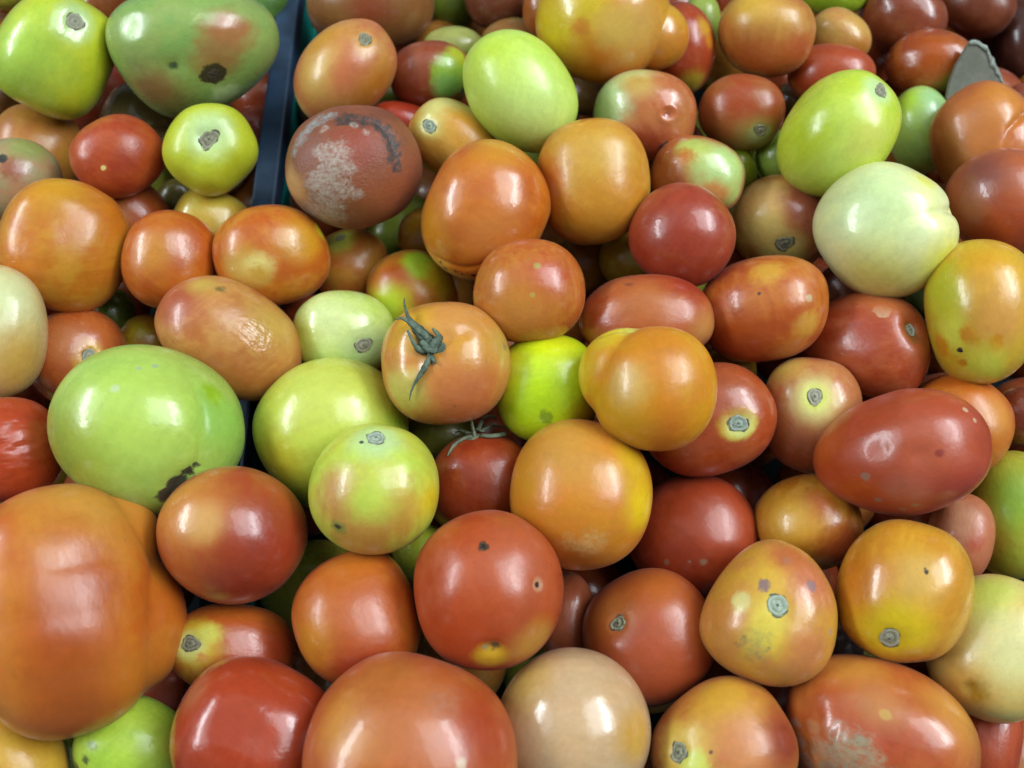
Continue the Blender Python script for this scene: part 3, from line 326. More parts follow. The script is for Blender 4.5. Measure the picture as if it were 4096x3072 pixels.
 ('dusky red tomato with a bright green right side, behind the lime-green one',{'p':[-0.0518,0.3357,-0.0289],'q':[0.9332,0.3539,0.0308,0.0542],'s':[0.02528,0.02085,0.02181],'c1':(150,56,40),'c2':(150,70,50),'id':70,'pt':[[[0.548,0.082,0.832],0.543,(130,170,60),0.35,0.6,1],[[0.367,-0.284,0.886],0.346,(110,166,90),0.5,0.6,1],[[0.674,0.521,0.524],0.272,(160,170,40),0.5,0.6,1],[[0.739,-0.457,0.495],0.123,(40,50,40),0.4,0.6,1]]}),
 ('dull olive-green tomato above the dusky red and green one',{'p':[-0.0398,0.3744,-0.0442],'q':[0.9291,0.3681,0.0288,0.021],'s':[0.02049,0.01258,0.01525],'c1':(150,156,90),'c2':(140,140,80),'id':71}),
 ('large brown-orange tomato coloured for shade at the top edge',{'p':[-0.0957,0.405,-0.0374],'q':[0.9153,0.3914,0.054,0.0777],'s':[0.04225,0.03176,0.0348],'c1':(140,88,56),'c2':(146,92,56),'id':72,'pt':[[[-0.021,-0.111,0.994],0.321,(150,70,50),0.8,0.6,1]]}),  # browned base colour holds the shade of the top edge
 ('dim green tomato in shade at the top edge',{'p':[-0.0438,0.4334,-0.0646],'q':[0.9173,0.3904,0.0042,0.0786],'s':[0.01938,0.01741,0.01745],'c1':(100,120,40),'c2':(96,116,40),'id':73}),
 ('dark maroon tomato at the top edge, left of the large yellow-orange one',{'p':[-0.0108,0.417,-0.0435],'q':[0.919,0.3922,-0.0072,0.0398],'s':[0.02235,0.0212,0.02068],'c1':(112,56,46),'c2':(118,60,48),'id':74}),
 ('dull olive and orange tomato just above the lime-green one',{'p':[0.0006,0.3836,-0.0524],'q':[0.9294,0.369,-0.0004,-0.0005],'s':[0.02222,0.01633,0.0181],'c1':(140,120,60),'c2':(150,100,60),'id':75,'pt':[[[-0.25,0.542,0.802],0.635,(150,100,60),0.7,0.6,1]]}),
 ('narrow slice of orange tomato left of the large yellow-orange one',{'p':[0.022,0.3901,-0.0291],'q':[0.6689,0.2937,0.2504,-0.6353],'s':[0.01715,0.01466,0.01506],'c1':(170,90,44),'c2':(170,90,44),'id':76}),
 ('rotting brown-red tomato covered in grey mould and scabs, beside the crate rim',{'p':[-0.0898,0.2487,-0.0034],'q':[0.9383,0.3109,0.0546,0.141],'s':[0.03694,0.03331,0.03333],'c1':(146,78,62),'c2':(130,68,56),'id':77,'box':2.1,'rough':0.36,'rot':1,'pt':[[[-0.886,-0.039,0.462],0.292,(196,150,110),0.6,0.4,1],[[-0.729,-0.68,0.08],0.438,(150,120,100),0.6,0.7,1],[[0.316,-0.511,0.799],0.511,(160,84,62),0.9,0.6,1],[[0.16,0.346,0.925],0.321,(158,60,48),0.8,0.6,1],[[-0.593,0.613,0.521],0.146,(136,140,136),0.6,1.5,0.8],[[-0.72,0.455,0.523],0.095,(136,140,136),0.6,1.5,0.8],[[-0.295,0.83,0.473],0.161,(136,140,136),0.6,1.5,0.8],[[-0.107,0.861,0.497],0.109,(136,140,136),0.6,1.5,0.8],[[-0.437,0.765,0.474],0.131,(136,140,136),0.6,1.5,0.8],[[0.036,0.773,0.633],0.124,(58,54,53),0.6,1.9,0.99],[[0.14,0.73,0.669],0.131,(58,54,53),0.6,1.9,0.99],[[0.254,0.693,0.674],0.131,(58,54,53),0.6,1.9,0.99],[[0.377,0.64,0.669],0.124,(58,54,53),0.6,1.9,0.99],[[0.474,0.564,0.676],0.124,(58,54,53),0.6,1.9,0.99],[[0.544,0.465,0.698],0.117,(58,54,53),0.6,1.9,0.99],[[0.599,0.355,0.718],0.131,(58,54,53),0.6,1.9,0.99],[[0.63,0.213,0.746],0.124,(58,54,53),0.6,1.9,0.99],[[0.61,0.084,0.788],0.131,(58,54,53),0.6,1.9,0.99],[[0.594,-0.03,0.804],0.109,(58,54,53),0.6,1.9,0.99],[[0.605,-0.152,0.781],0.088,(58,54,53),0.6,1.9,0.99],[[-0.401,0.351,0.846],0.109,(176,160,152),0.75,1.6,0.72],[[-0.268,0.263,0.927],0.161,(176,160,152),0.75,1.6,0.72],[[-0.122,0.304,0.945],0.146,(176,160,152),0.75,1.6,0.72],[[-0.404,0.067,0.912],0.146,(176,160,152),0.75,1.6,0.72],[[-0.219,0.047,0.975],0.161,(176,160,152),0.75,1.6,0.72],[[-0.053,0.031,0.998],0.095,(176,160,152),0.75,1.6,0.72],[[-0.588,-0.068,0.806],0.161,(176,160,152),0.75,1.6,0.72],[[-0.412,-0.159,0.897],0.234,(176,160,152),0.75,1.6,0.72],[[-0.208,-0.288,0.935],0.131,(176,160,152),0.75,1.6,0.72],[[-0.531,-0.377,0.759],0.248,(176,160,152),0.75,1.6,0.72],[[-0.517,-0.609,0.601],0.204,(176,160,152),0.75,1.6,0.72],[[-0.068,-0.379,0.923],0.088,(176,160,152),0.75,1.6,0.72],[[-0.719,-0.489,0.494],0.175,(176,160,152),0.75,1.6,0.72],[[0.17,0.638,0.751],0.058,(176,160,152),0.75,1.6,0.72],[[0.298,0.479,0.825],0.051,(176,160,152),0.75,1.6,0.72],[[-0.25,0.67,0.699],0.066,(176,160,152),0.75,1.6,0.72]],'bumps':[[[-0.483,-0.14,0.864],0.292,0.012],[[-0.283,0.209,0.936],0.219,0.012]],'grooves':[[[[-0.607,0.557,0.567,0.6],[-0.295,0.83,0.473,1],[-0.107,0.861,0.497,0.8]],0.102,0.03],[[[0.006,0.789,0.614,0.8],[0.254,0.693,0.674,1],[0.474,0.564,0.676,1],[0.599,0.355,0.718,1],[0.61,0.084,0.788,1],[0.599,-0.151,0.787,0.5]],0.117,0.022]]}),
 ('small orange-yellow tomato with a neat ringed scar, right of the rotting one',{'p':[-0.0347,0.281,-0.0224],'q':[0.9236,0.3012,0.1066,-0.2117],'s':[0.02825,0.02185,0.0236],'c1':(202,146,64),'c2':(200,150,74),'id':78,'scar':[[-0.582,0.057,0.811],0.164,2],'pt':[[[-0.453,0.579,0.678],0.546,(196,186,120),0.6,0.6,1],[[-0.608,0.014,0.794],0.306,(206,196,110),0.6,0.5,1],[[0.003,0.484,0.875],0.437,(206,140,44),0.8,0.5,1],[[-0.275,-0.766,0.581],0.546,(200,134,56),0.8,0.6,1]]}),
 ('smooth bright red tomato wedged behind the rotting one',{'p':[-0.0661,0.3052,-0.0367],'q':[0.9366,0.3155,0.1044,-0.1116],'s':[0.02291,0.01243,0.01603],'c1':(184,44,36),'c2':(176,40,34),'id':79}),
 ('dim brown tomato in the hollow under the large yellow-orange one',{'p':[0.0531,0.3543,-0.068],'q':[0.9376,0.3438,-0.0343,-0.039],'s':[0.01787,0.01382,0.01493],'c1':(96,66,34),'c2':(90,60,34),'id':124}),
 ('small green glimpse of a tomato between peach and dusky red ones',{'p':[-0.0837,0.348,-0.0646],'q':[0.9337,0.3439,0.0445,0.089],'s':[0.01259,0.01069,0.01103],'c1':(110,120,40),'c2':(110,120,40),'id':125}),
 ('red tomato with wrinkled shiny skin, cut by the left edge',{'p':[-0.2501,0.0837,-0.0051],'q':[0.7514,-0.081,0.2933,-0.5855],'s':[0.02635,0.02256,0.02316],'c1':(188,56,38),'c2':(194,66,46),'id':80,'wrinkle':[[-0.143,-0.011,0.99],0.652]}),
 ('huge lobed orange tomato filling the lower left',{'p':[-0.2022,0.0081,0.0056],'q':[0.7741,-0.1223,0.2181,-0.5816],'s':[0.05472,0.03804,0.04335],'c1':(206,120,48),'c2':(200,96,36),'id':81,'box':2.5,'rough':0.22,'pt':[[[-0.667,0.294,0.684],0.462,(208,140,66),0.9,0.5,1],[[-0.391,0.101,0.915],0.252,(204,110,44),0.9,0.5,1],[[-0.113,0.271,0.956],0.252,(192,84,34),0.9,0.6,1],[[0.232,-0.103,0.967],0.378,(186,76,28),0.9,0.6,1],[[0.511,0.814,0.278],0.294,(196,112,44),0.9,0.5,1],[[-0.614,0.779,0.126],0.252,(204,146,74),0.9,0.5,1],[[0.652,-0.094,0.753],0.378,(180,84,34),0.9,0.5,1]],'lobe':[[-0.413,0.679,0.086,0.4383,0.1],[0.236,0.67,0.046,0.5905,0.1]],'grooves':[[[[-0.249,0.962,0.109,0.6],[-0.272,0.493,0.826,0.5],[-0.281,-0.008,0.96,0.35],[-0.325,-0.521,0.789,0.2]],0.126,0.05],[[[0.111,0.412,0.904,0.25],[0.082,-0.032,0.996,0.2],[0.031,-0.536,0.844,0.15]],0.151,0.04],[[[0.555,0.629,0.543,0.2],[0.462,0.073,0.884,0.4],[0.383,-0.516,0.766,0.2]],0.16,0.03]]}),
 ('orange-brown and red two-tone tomato right of the huge lobed one',{'p':[-0.1324,0.0406,0.0008],'q':[0.9529,0.0329,0.1814,-0.2409],'s':[0.03311,0.03086,0.03036],'c1':(186,92,48),'c2':(176,66,42),'id':82,'box':2.1,'pt':[[[-0.703,-0.021,0.711],0.528,(200,124,64),0.8,0.5,1],[[-0.395,-0.059,0.917],0.264,(206,150,96),0.7,0.6,1],[[0.503,0.195,0.842],0.594,(166,50,40),0.6,0.5,1],[[0.481,-0.576,0.661],0.528,(150,46,36),0.9,0.5,1],[[0.097,0.224,0.97],0.026,(80,44,50),0.3,0.5,1]]}),
 ('small orange tomato with a green-haloed scar, under the two-tone one',{'p':[-0.135,-0.0099,-0.0265],'q':[0.9851,0.0024,0.1619,-0.0578],'s':[0.02909,0.02111,0.02354],'c1':(194,100,40),'c2':(190,84,40),'id':83,'scar':[[-0.645,-0.002,0.764],0.178,1],'pt':[[[-0.624,0.002,0.781],0.475,(204,176,60),0.5,0.6,1],[[-0.665,-0.053,0.745],0.305,(200,206,130),0.5,0.5,1],[[-0.417,0.229,0.879],0.203,(200,196,90),0.6,0.7,1],[[0.548,0.006,0.836],0.593,(176,64,44),0.8,0.5,1],[[-0.404,-0.247,0.881],0.119,(206,150,80),0.5,0.7,1]]}),
 ('glossy red-orange pear-shaped tomato in the lower middle left',{'p':[-0.0726,0.004,-0.0102],'q':[0.8355,-0.0252,0.0943,-0.5407],'s':[0.03088,0.02857,0.02822],'c1':(186,72,34),'c2':(192,96,40),'id':84,'tap':[-0.721,0.693,0.0,0.13],'box':2.25,'pt':[[[0.183,-0.694,0.696],0.427,(200,126,44),0.7,0.6,1],[[-0.724,0.196,0.661],0.498,(196,100,40),0.9,0.5,1],[[0.656,-0.216,0.723],0.498,(166,46,36),0.8,0.5,1],[[0.031,0.114,0.993],0.427,(192,92,60),0.9,0.5,1],[[0.456,0.059,0.888],0.043,(206,160,80),0.4,0.7,1],[[0.684,0.096,0.723],0.036,(180,140,110),0.4,0.7,1]]}),
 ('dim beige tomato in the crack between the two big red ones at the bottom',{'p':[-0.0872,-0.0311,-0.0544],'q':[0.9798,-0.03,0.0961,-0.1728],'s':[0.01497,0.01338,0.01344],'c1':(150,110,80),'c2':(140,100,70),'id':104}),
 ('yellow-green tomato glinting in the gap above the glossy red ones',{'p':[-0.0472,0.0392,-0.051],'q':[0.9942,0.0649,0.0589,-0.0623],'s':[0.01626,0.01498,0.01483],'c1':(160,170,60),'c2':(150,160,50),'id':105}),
 ('large smooth red tomato with small dark pits, lower middle',{'p':[-0.0108,0.0162,0.0044],'q':[0.7783,0.0283,0.0414,-0.6259],'s':[0.03498,0.03435,0.03293],'c1':(186,66,34),'c2':(188,78,50),'id':85,'box':2.08,'blossom':[[-0.462,0.039,0.886],0.048],'pt':[[[-0.177,0.418,0.891],0.482,(190,88,68),0.9,0.5,1],[[0.474,-0.421,0.773],0.482,(184,62,36),0.9,0.5,1],[[0.777,0.397,0.488],0.325,(196,130,56),0.7,0.6,1],[[0.821,-0.148,0.552],0.217,(206,160,50),0.5,0.5,1],[[-0.462,0.039,0.886],0.072,(86,50,40),0.4,0.9,1],[[0.101,0.595,0.797],0.09,(196,130,110),0.4,0.5,1],[[0.101,0.595,0.797],0.036,(44,32,32),0.3,0.6,1],[[0.715,-0.085,0.694],0.072,(80,70,56),0.4,0.9,1],[[0.705,-0.181,0.685],0.054,(150,140,110),0.5,0.9,1]],'dents':[[[0.724,-0.098,0.683],0.12,0.04],[[0.101,0.595,0.797],0.06,0.02]]}),
 ('dim pink tomato in the gap right of the large smooth red one',{'p':[0.0289,0.0063,-0.0547],'q':[0.7187,-0.0015,-0.045,0.6939],'s':[0.02376,0.01502,0.01795],'c1':(170,86,70),'c2':(160,74,56),'id':86}),
 ('dull red-brown tomato with a pale scar to its left side, lower centre',{'p':[0.067,-0.0039,-0.0327],'q':[0.9637,-0.0022,-0.0836,0.2535],'s':[0.03299,0.03112,0.03044],'c1':(180,78,42),'c2':(176,70,48),'id':87,'rough':0.33,'scar':[[-0.279,0.39,0.878],0.118,1],'pt':[[[-0.265,0.578,0.771],0.346,(190,104,56),0.8,0.6,1],[[0.516,0.581,0.629],0.415,(184,90,44),0.9,0.6,1],[[-0.345,-0.584,0.734],0.554,(170,70,50),0.9,0.6,1]]}),
 ('deep red tomato just right of the big orange one with yellow flank',{'p':[0.0979,0.0469,-0.0515],'q':[0.9232,0.03,-0.1316,0.36],'s':[0.03452,0.03306,0.03209],'c1':(160,48,32),'c2':(170,56,40),'id':88,'pt':[[[0.502,-0.08,0.861],0.361,(176,66,46),0.9,0.5,1],[[-0.141,-0.343,0.929],0.058,(150,110,96),0.5,0.9,1],[[-0.527,0.033,0.849],0.043,(150,100,90),0.5,0.9,1],[[-0.284,-0.203,0.937],0.036,(150,100,90),0.5,0.9,1]]}),
 ('shaded orange tomato with two soft glints under the big red oval',{'p':[0.153,0.053,-0.0323],'q':[0.9717,0.0594,-0.1865,0.1326],'s':[0.02659,0.02412,0.02406],'c1':(176,104,32),'c2':(190,130,50),'id':89,'pt':[[[0.232,0.266,0.936],0.273,(186,80,30),0.8,0.5,1],[[0.422,-0.676,0.604],0.455,(166,70,46),0.7,0.5,1],[[-0.321,0.165,0.933],0.455,(200,150,60),0.8,0.5,1],[[-0.029,-0.266,0.963],0.036,(90,80,50),0.4,0.5,1]]}),
 ('triangular yellow-pink tomato with blue-grey bruises and a ringed scar',{'p':[0.1194,0.006,-0.0034],'q':[0.8363,-0.0533,-0.146,0.5258],'s':[0.03196,0.0283,0.02857],'c1':(204,150,64),'c2':(200,132,74),'id':90,'tap':[0.966,0.26,0.0,0.2],'box':2.25,'speck':2,'scar':[[0.119,-0.077,0.99],0.157,2],'pt':[[[0.448,0.057,0.892],0.41,(208,164,66),0.7,0.8,1],[[-0.199,0.005,0.98],0.341,(208,184,80),0.6,0.8,1],[[0.63,-0.377,0.679],0.41,(198,112,86),0.7,0.6,1],[[0.807,0.054,0.588],0.273,(190,100,66),0.8,0.6,1],[[-0.269,0.49,0.829],0.3,(200,130,70),0.7,0.8,1],[[-0.254,-0.658,0.709],0.341,(198,120,80),0.7,0.7,1],[[-0.475,-0.002,0.88],0.205,(140,132,92),0.7,1.5,0.6],[[-0.446,-0.133,0.885],0.082,(96,92,80),0.6,1.5,0.7],[[-0.497,0.186,0.848],0.102,(104,98,84),0.5,1.5,0.7],[[-0.577,-0.079,0.813],0.096,(120,116,90),0.6,1.5,0.6],[[-0.002,0.416,0.91],0.068,(120,116,96),0.5,1.0,1],[[-0.044,0.435,0.899],0.15,(206,190,130),0.6,0.8,1],[[0.302,0.214,0.929],0.096,(140,110,110),0.5,1.0,1],[[0.546,-0.423,0.724],0.082,(150,110,120),0.5,1.2,1],[[0.057,-0.861,0.506],0.068,(140,130,150),0.5,1.0,1],[[0.743,0.029,0.669],0.068,(180,110,90),0.6,0.8,1]]}),
 ('glossy amber tomato with a yellow patch round its low stem scar',{'p':[0.1799,0.015,0.0022],'q':[0.8286,-0.0804,-0.2116,0.5119],'s':[0.03261,0.02773,0.02857],'c1':(206,136,40),'c2':(208,148,48),'id':91,'box':2.15,'scar':[[-0.653,-0.075,0.754],0.159,0],'pt':[[[-0.528,-0.08,0.845],0.503,(214,182,30),0.6,0.4,1],[[0.232,-0.181,0.956],0.331,(208,160,84),0.9,0.5,1],[[-0.076,0.6,0.797],0.397,(204,120,40),0.9,0.5,1],[[0.332,-0.216,0.918],0.04,(50,36,36),0.3,0.8,1],[[0.37,-0.181,0.911],0.026,(50,36,36),0.3,0.8,1]]}),
 ('pinkish tomato with dusty skin, behind the amber one',{'p':[0.2278,0.0441,-0.027],'q':[0.7531,-0.1026,-0.2415,0.6033],'s':[0.02259,0.01548,0.01777],'c1':(190,106,84),'c2':(180,90,70),'id':92,'rough':0.35,'pt':[[[-0.005,-0.391,0.92],0.231,(186,70,54),0.6,0.8,1],[[0.401,-0.024,0.916],0.462,(196,130,110),0.7,0.8,1]]}),
 ('olive-green tomato in shade at the right edge',{'p':[0.2644,0.0576,-0.0385],'q':[0.7443,-0.1115,-0.2671,0.6019],'s':[0.03349,0.02219,0.0259],'c1':(164,156,52),'c2':(156,164,58),'id':93,'pt':[[[0.216,0.009,0.976],0.407,(130,170,60),0.8,0.6,1],[[-0.537,0.473,0.698],0.407,(150,130,40),0.8,0.6,1]]}),
 ('pale yellowish tomato with a small dimple at the lower right edge',{'p':[0.2241,-0.0093,-0.0112],'q':[0.8272,-0.1237,-0.2287,0.4982],'s':[0.03287,0.02598,0.02776],'c1':(206,188,124),'c2':(208,176,108),'id':94,'rough':0.28,'pt':[[[0.584,0.344,0.735],0.401,(190,200,100),0.8,0.5,1],[[-0.588,0.073,0.806],0.401,(204,156,80),0.8,0.5,1],[[-0.576,-0.03,0.817],0.174,(170,130,40),0.7,0.6,1],[[0.091,-0.28,0.956],0.468,(208,202,150),0.9,0.5,1]],'dents':[[[-0.605,0.08,0.792],0.094,0.05]]}),
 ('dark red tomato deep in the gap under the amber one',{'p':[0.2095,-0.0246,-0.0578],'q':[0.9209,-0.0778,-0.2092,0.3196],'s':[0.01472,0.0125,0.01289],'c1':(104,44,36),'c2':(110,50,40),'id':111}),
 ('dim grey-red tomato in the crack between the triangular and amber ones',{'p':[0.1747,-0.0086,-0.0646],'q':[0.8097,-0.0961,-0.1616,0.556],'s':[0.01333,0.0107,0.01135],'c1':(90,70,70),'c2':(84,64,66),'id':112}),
 ('big red-orange tomato with peeling grey torn skin at the bottom right',{'p':[0.1628,-0.0468,-0.0068],'q':[0.9608,0.0055,-0.2031,-0.1887],'s':[0.03965,0.03232,0.03401],'c1':(188,84,48),'c2':(194,106,58),'id':95,'box':2.15,'rough':0.2,'pt':[[[-0.348,0.673,0.653],0.312,(196,124,60),0.8,0.6,1],[[0.632,0.553,0.543],0.364,(202,130,60),0.8,0.6,1],[[0.098,0.037,0.994],0.468,(180,70,50),0.9,0.6,1],[[-0.054,0.372,0.927],0.26,(196,120,80),0.8,0.6,1],[[-0.251,-0.251,0.935],0.208,(168,140,120),0.5,1.6,0.7],[[-0.155,-0.153,0.976],0.083,(120,112,96),0.6,1.6,0.8],[[-0.598,-0.203,0.775],0.104,(190,120,90),0.4,0.6,1],[[-0.135,-0.376,0.917],0.26,(160,144,122),0.5,1.6,0.75],[[-0.389,-0.516,0.763],0.208,(150,136,118),0.5,1.6,0.7],[[-0.486,-0.388,0.783],0.104,(176,136,118),0.6,1.5,0.7],[[-0.548,0.361,0.755],0.031,(80,60,60),0.3,0.5,1],[[0.019,0.271,0.962],0.062,(196,150,90),0.5,0.7,1],[[-0.792,-0.238,0.562],0.073,(170,154,146),0.6,1.5,0.8],[[-0.683,-0.432,0.589],0.083,(170,154,146),0.6,1.5,0.8],[[-0.572,-0.62,0.537],0.114,(166,160,152),0.6,1.5,0.8]],'dents':[[[-0.692,-0.251,0.677],0.104,0.03],[[-0.601,-0.45,0.661],0.104,0.03],[[0.289,0.738,0.609],0.312,0.035],[[-0.251,0.212,0.944],0.156,0.02]],'bumps':[[[-0.593,0.232,0.771],0.312,0.03]],'wrinkle':[[-0.307,-0.322,0.896],0.39]}),
 ('red tomato showing right of the peeling one at the bottom right',{'p':[0.2275,-0.0513,-0.0391],'q':[0.7864,-0.1724,-0.1812,0.5649],'s':[0.02487,0.01506,0.01839],'c1':(180,56,38),'c2':(186,70,48),'id':96}),
 ('orange-pink tomato with a brown scar, cut by the bottom edge',{'p':[0.0938,-0.0534,-0.0102],'q':[0.9511,-0.0748,-0.1018,0.2818],'s':[0.0316,0.02816,0.02834],'c1':(196,128,64),'c2':(186,96,60),'id':97,'scar':[[-0.475,0.31,0.824],0.13,1],'pt':[[[0.361,0.512,0.779],0.455,(204,150,60),0.8,0.6,1],[[-0.405,0.298,0.865],0.39,(206,170,80),0.6,0.6,1],[[0.285,-0.121,0.951],0.39,(204,128,90),0.8,0.6,1],[[-0.404,0.076,0.912],0.195,(190,196,90),0.6,0.7,1],[[0.733,-0.364,0.575],0.39,(150,56,44),0.7,0.5,1],[[-0.377,0.923,0.073],0.325,(170,100,60),0.8,0.5,1],[[-0.135,0.069,0.988],0.032,(120,80,70),0.4,0.6,1]]}),
 ('smooth beige tomato with one wet-looking white shine, at the bottom',{'p':[0.0269,-0.0447,-0.0071],'q':[0.9192,-0.0441,-0.0195,0.3908],'s':[0.03453,0.03348,0.0323],'c1':(198,160,130),'c2':(196,162,134),'id':98,'rough':0.14,'pt':[[[-0.05,0.817,0.575],0.348,(196,160,96),0.9,0.5,1],[[0.468,-0.603,0.647],0.29,(200,150,80),0.7,0.4,1]]}),
 ('big red-orange tomato cut by the bottom edge, left of the beige one',{'p':[-0.0411,-0.0532,0.0167],'q':[0.987,-0.055,0.0497,-0.1428],'s':[0.04334,0.03951,0.03931],'c1':(192,80,42),'c2':(192,96,58),'id':99,'rough':0.24,'pt':[[[-0.561,0.13,0.817],0.351,(204,136,64),0.8,0.6,1],[[-0.21,0.369,0.906],0.439,(192,104,66),0.9,0.6,1],[[0.563,0.41,0.718],0.351,(180,60,38),0.8,0.6,1],[[0.13,0.527,0.84],0.149,(180,118,104),0.9,1.2,0.6],[[-0.456,0.57,0.684],0.263,(186,96,48),0.9,0.6,1],[[0.414,0.063,0.908],0.053,(200,170,150),0.6,1.0,1]]}),
 ('big dark red tomato at the bottom, right of the half-hidden green one',{'p':[-0.1117,-0.0465,0.0009],'q':[0.9659,-0.065,0.1336,-0.2122],'s':[0.03503,0.03004,0.03082],'c1':(172,50,36),'c2':(176,58,46),'id':100,'box':2.35,'rough':0.2,'pt':[[[-0.301,0.545,0.783],0.465,(178,54,36),0.9,0.5,1],[[-0.878,0.116,0.465],0.233,(176,90,70),0.8,0.5,1]],'dents':[[[-0.295,0.025,0.955],0.174,0.03],[[0.063,-0.035,0.997],0.209,0.02]]}),
 ('green tomato with a dark streak, between the huge orange and dark red ones',{'p':[-0.1721,-0.0533,-0.0201],'q':[0.9548,-0.0829,0.1899,-0.213],'s':[0.02557,0.02063,0.02182],'c1':(150,190,70),'c2':(160,196,76),'id':101,'pt':[[[-0.585,-0.55,0.596],0.101,(80,100,60),0.5,0.8,1],[[-0.628,-0.723,0.288],0.101,(80,100,60),0.5,0.8,1],[[-0.61,-0.274,0.743],0.101,(110,140,70),0.7,0.8,1],[[-0.786,0.545,0.291],0.252,(170,176,60),0.8,0.5,1]]}),
 ('dull yellow-orange tomato in the bottom left corner',{'p':[-0.2182,-0.0585,-0.0068],'q':[0.8914,-0.1402,0.2186,-0.3715],'s':[0.02416,0.019,0.02036],'c1':(206,160,66),'c2':(204,150,56),'id':102}),
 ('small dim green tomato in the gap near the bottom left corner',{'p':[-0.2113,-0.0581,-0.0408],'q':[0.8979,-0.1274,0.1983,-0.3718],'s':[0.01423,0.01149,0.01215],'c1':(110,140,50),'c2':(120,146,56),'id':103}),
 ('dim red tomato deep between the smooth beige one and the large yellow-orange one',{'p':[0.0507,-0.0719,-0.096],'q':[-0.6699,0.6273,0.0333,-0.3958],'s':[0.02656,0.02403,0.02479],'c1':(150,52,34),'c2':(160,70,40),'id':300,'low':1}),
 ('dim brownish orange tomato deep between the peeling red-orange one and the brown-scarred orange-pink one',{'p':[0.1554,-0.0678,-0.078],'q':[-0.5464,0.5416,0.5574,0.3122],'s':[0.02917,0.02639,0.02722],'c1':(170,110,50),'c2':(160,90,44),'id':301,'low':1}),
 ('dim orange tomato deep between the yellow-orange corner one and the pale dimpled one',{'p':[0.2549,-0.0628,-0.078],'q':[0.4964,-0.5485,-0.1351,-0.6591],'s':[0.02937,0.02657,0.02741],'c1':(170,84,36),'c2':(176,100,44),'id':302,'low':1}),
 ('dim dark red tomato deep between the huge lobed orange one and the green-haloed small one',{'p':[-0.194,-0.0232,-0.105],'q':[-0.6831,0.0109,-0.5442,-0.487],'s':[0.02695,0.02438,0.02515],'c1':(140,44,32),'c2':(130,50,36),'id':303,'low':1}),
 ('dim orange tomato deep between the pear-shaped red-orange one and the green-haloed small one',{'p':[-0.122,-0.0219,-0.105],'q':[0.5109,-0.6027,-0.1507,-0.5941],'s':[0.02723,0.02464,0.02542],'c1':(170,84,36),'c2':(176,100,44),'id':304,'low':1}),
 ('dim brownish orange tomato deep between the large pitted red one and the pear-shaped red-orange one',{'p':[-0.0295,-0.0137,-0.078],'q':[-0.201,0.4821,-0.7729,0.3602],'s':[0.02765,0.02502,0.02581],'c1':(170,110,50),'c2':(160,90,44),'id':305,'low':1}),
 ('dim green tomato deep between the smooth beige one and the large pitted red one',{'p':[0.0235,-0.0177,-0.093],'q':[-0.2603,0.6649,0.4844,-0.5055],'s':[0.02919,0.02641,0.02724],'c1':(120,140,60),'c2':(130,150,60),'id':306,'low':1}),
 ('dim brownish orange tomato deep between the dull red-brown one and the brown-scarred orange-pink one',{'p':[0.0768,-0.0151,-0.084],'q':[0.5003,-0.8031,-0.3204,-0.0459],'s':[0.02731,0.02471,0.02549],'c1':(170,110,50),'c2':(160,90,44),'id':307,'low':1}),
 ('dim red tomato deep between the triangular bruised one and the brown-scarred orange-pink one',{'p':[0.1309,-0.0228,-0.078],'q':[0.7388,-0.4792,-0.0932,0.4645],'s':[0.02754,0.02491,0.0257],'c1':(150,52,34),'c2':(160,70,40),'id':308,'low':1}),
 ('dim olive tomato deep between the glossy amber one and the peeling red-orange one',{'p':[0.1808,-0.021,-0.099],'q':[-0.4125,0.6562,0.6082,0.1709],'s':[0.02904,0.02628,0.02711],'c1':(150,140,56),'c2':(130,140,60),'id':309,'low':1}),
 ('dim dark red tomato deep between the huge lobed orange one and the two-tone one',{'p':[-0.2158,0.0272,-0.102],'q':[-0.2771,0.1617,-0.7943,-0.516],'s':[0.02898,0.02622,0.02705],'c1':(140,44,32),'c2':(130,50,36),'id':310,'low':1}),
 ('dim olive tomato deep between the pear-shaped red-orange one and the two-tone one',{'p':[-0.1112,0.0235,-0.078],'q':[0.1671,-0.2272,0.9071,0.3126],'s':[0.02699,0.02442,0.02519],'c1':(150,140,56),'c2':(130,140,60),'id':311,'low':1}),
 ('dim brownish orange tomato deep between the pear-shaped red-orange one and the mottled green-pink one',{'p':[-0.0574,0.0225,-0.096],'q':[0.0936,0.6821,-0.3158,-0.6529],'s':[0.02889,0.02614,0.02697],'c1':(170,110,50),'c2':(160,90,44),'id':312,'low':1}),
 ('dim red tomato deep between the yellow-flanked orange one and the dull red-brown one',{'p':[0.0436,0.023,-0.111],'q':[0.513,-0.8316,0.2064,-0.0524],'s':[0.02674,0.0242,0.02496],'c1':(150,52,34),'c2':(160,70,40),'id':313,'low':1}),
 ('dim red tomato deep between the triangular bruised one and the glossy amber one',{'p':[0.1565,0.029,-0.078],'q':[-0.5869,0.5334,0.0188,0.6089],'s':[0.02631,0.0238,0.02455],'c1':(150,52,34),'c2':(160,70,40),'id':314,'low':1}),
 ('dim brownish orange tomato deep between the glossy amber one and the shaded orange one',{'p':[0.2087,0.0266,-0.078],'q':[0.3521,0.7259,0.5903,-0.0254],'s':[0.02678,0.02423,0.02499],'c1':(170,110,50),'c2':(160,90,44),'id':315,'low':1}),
 ('dim orange tomato deep between the pale dimpled one and the dusty pinkish one',{'p':[0.254,0.0291,-0.084],'q':[-0.8274,0.2222,-0.4622,-0.229],'s':[0.02637,0.02386,0.02461],'c1':(170,84,36),'c2':(176,100,44),'id':316,'low':1}),
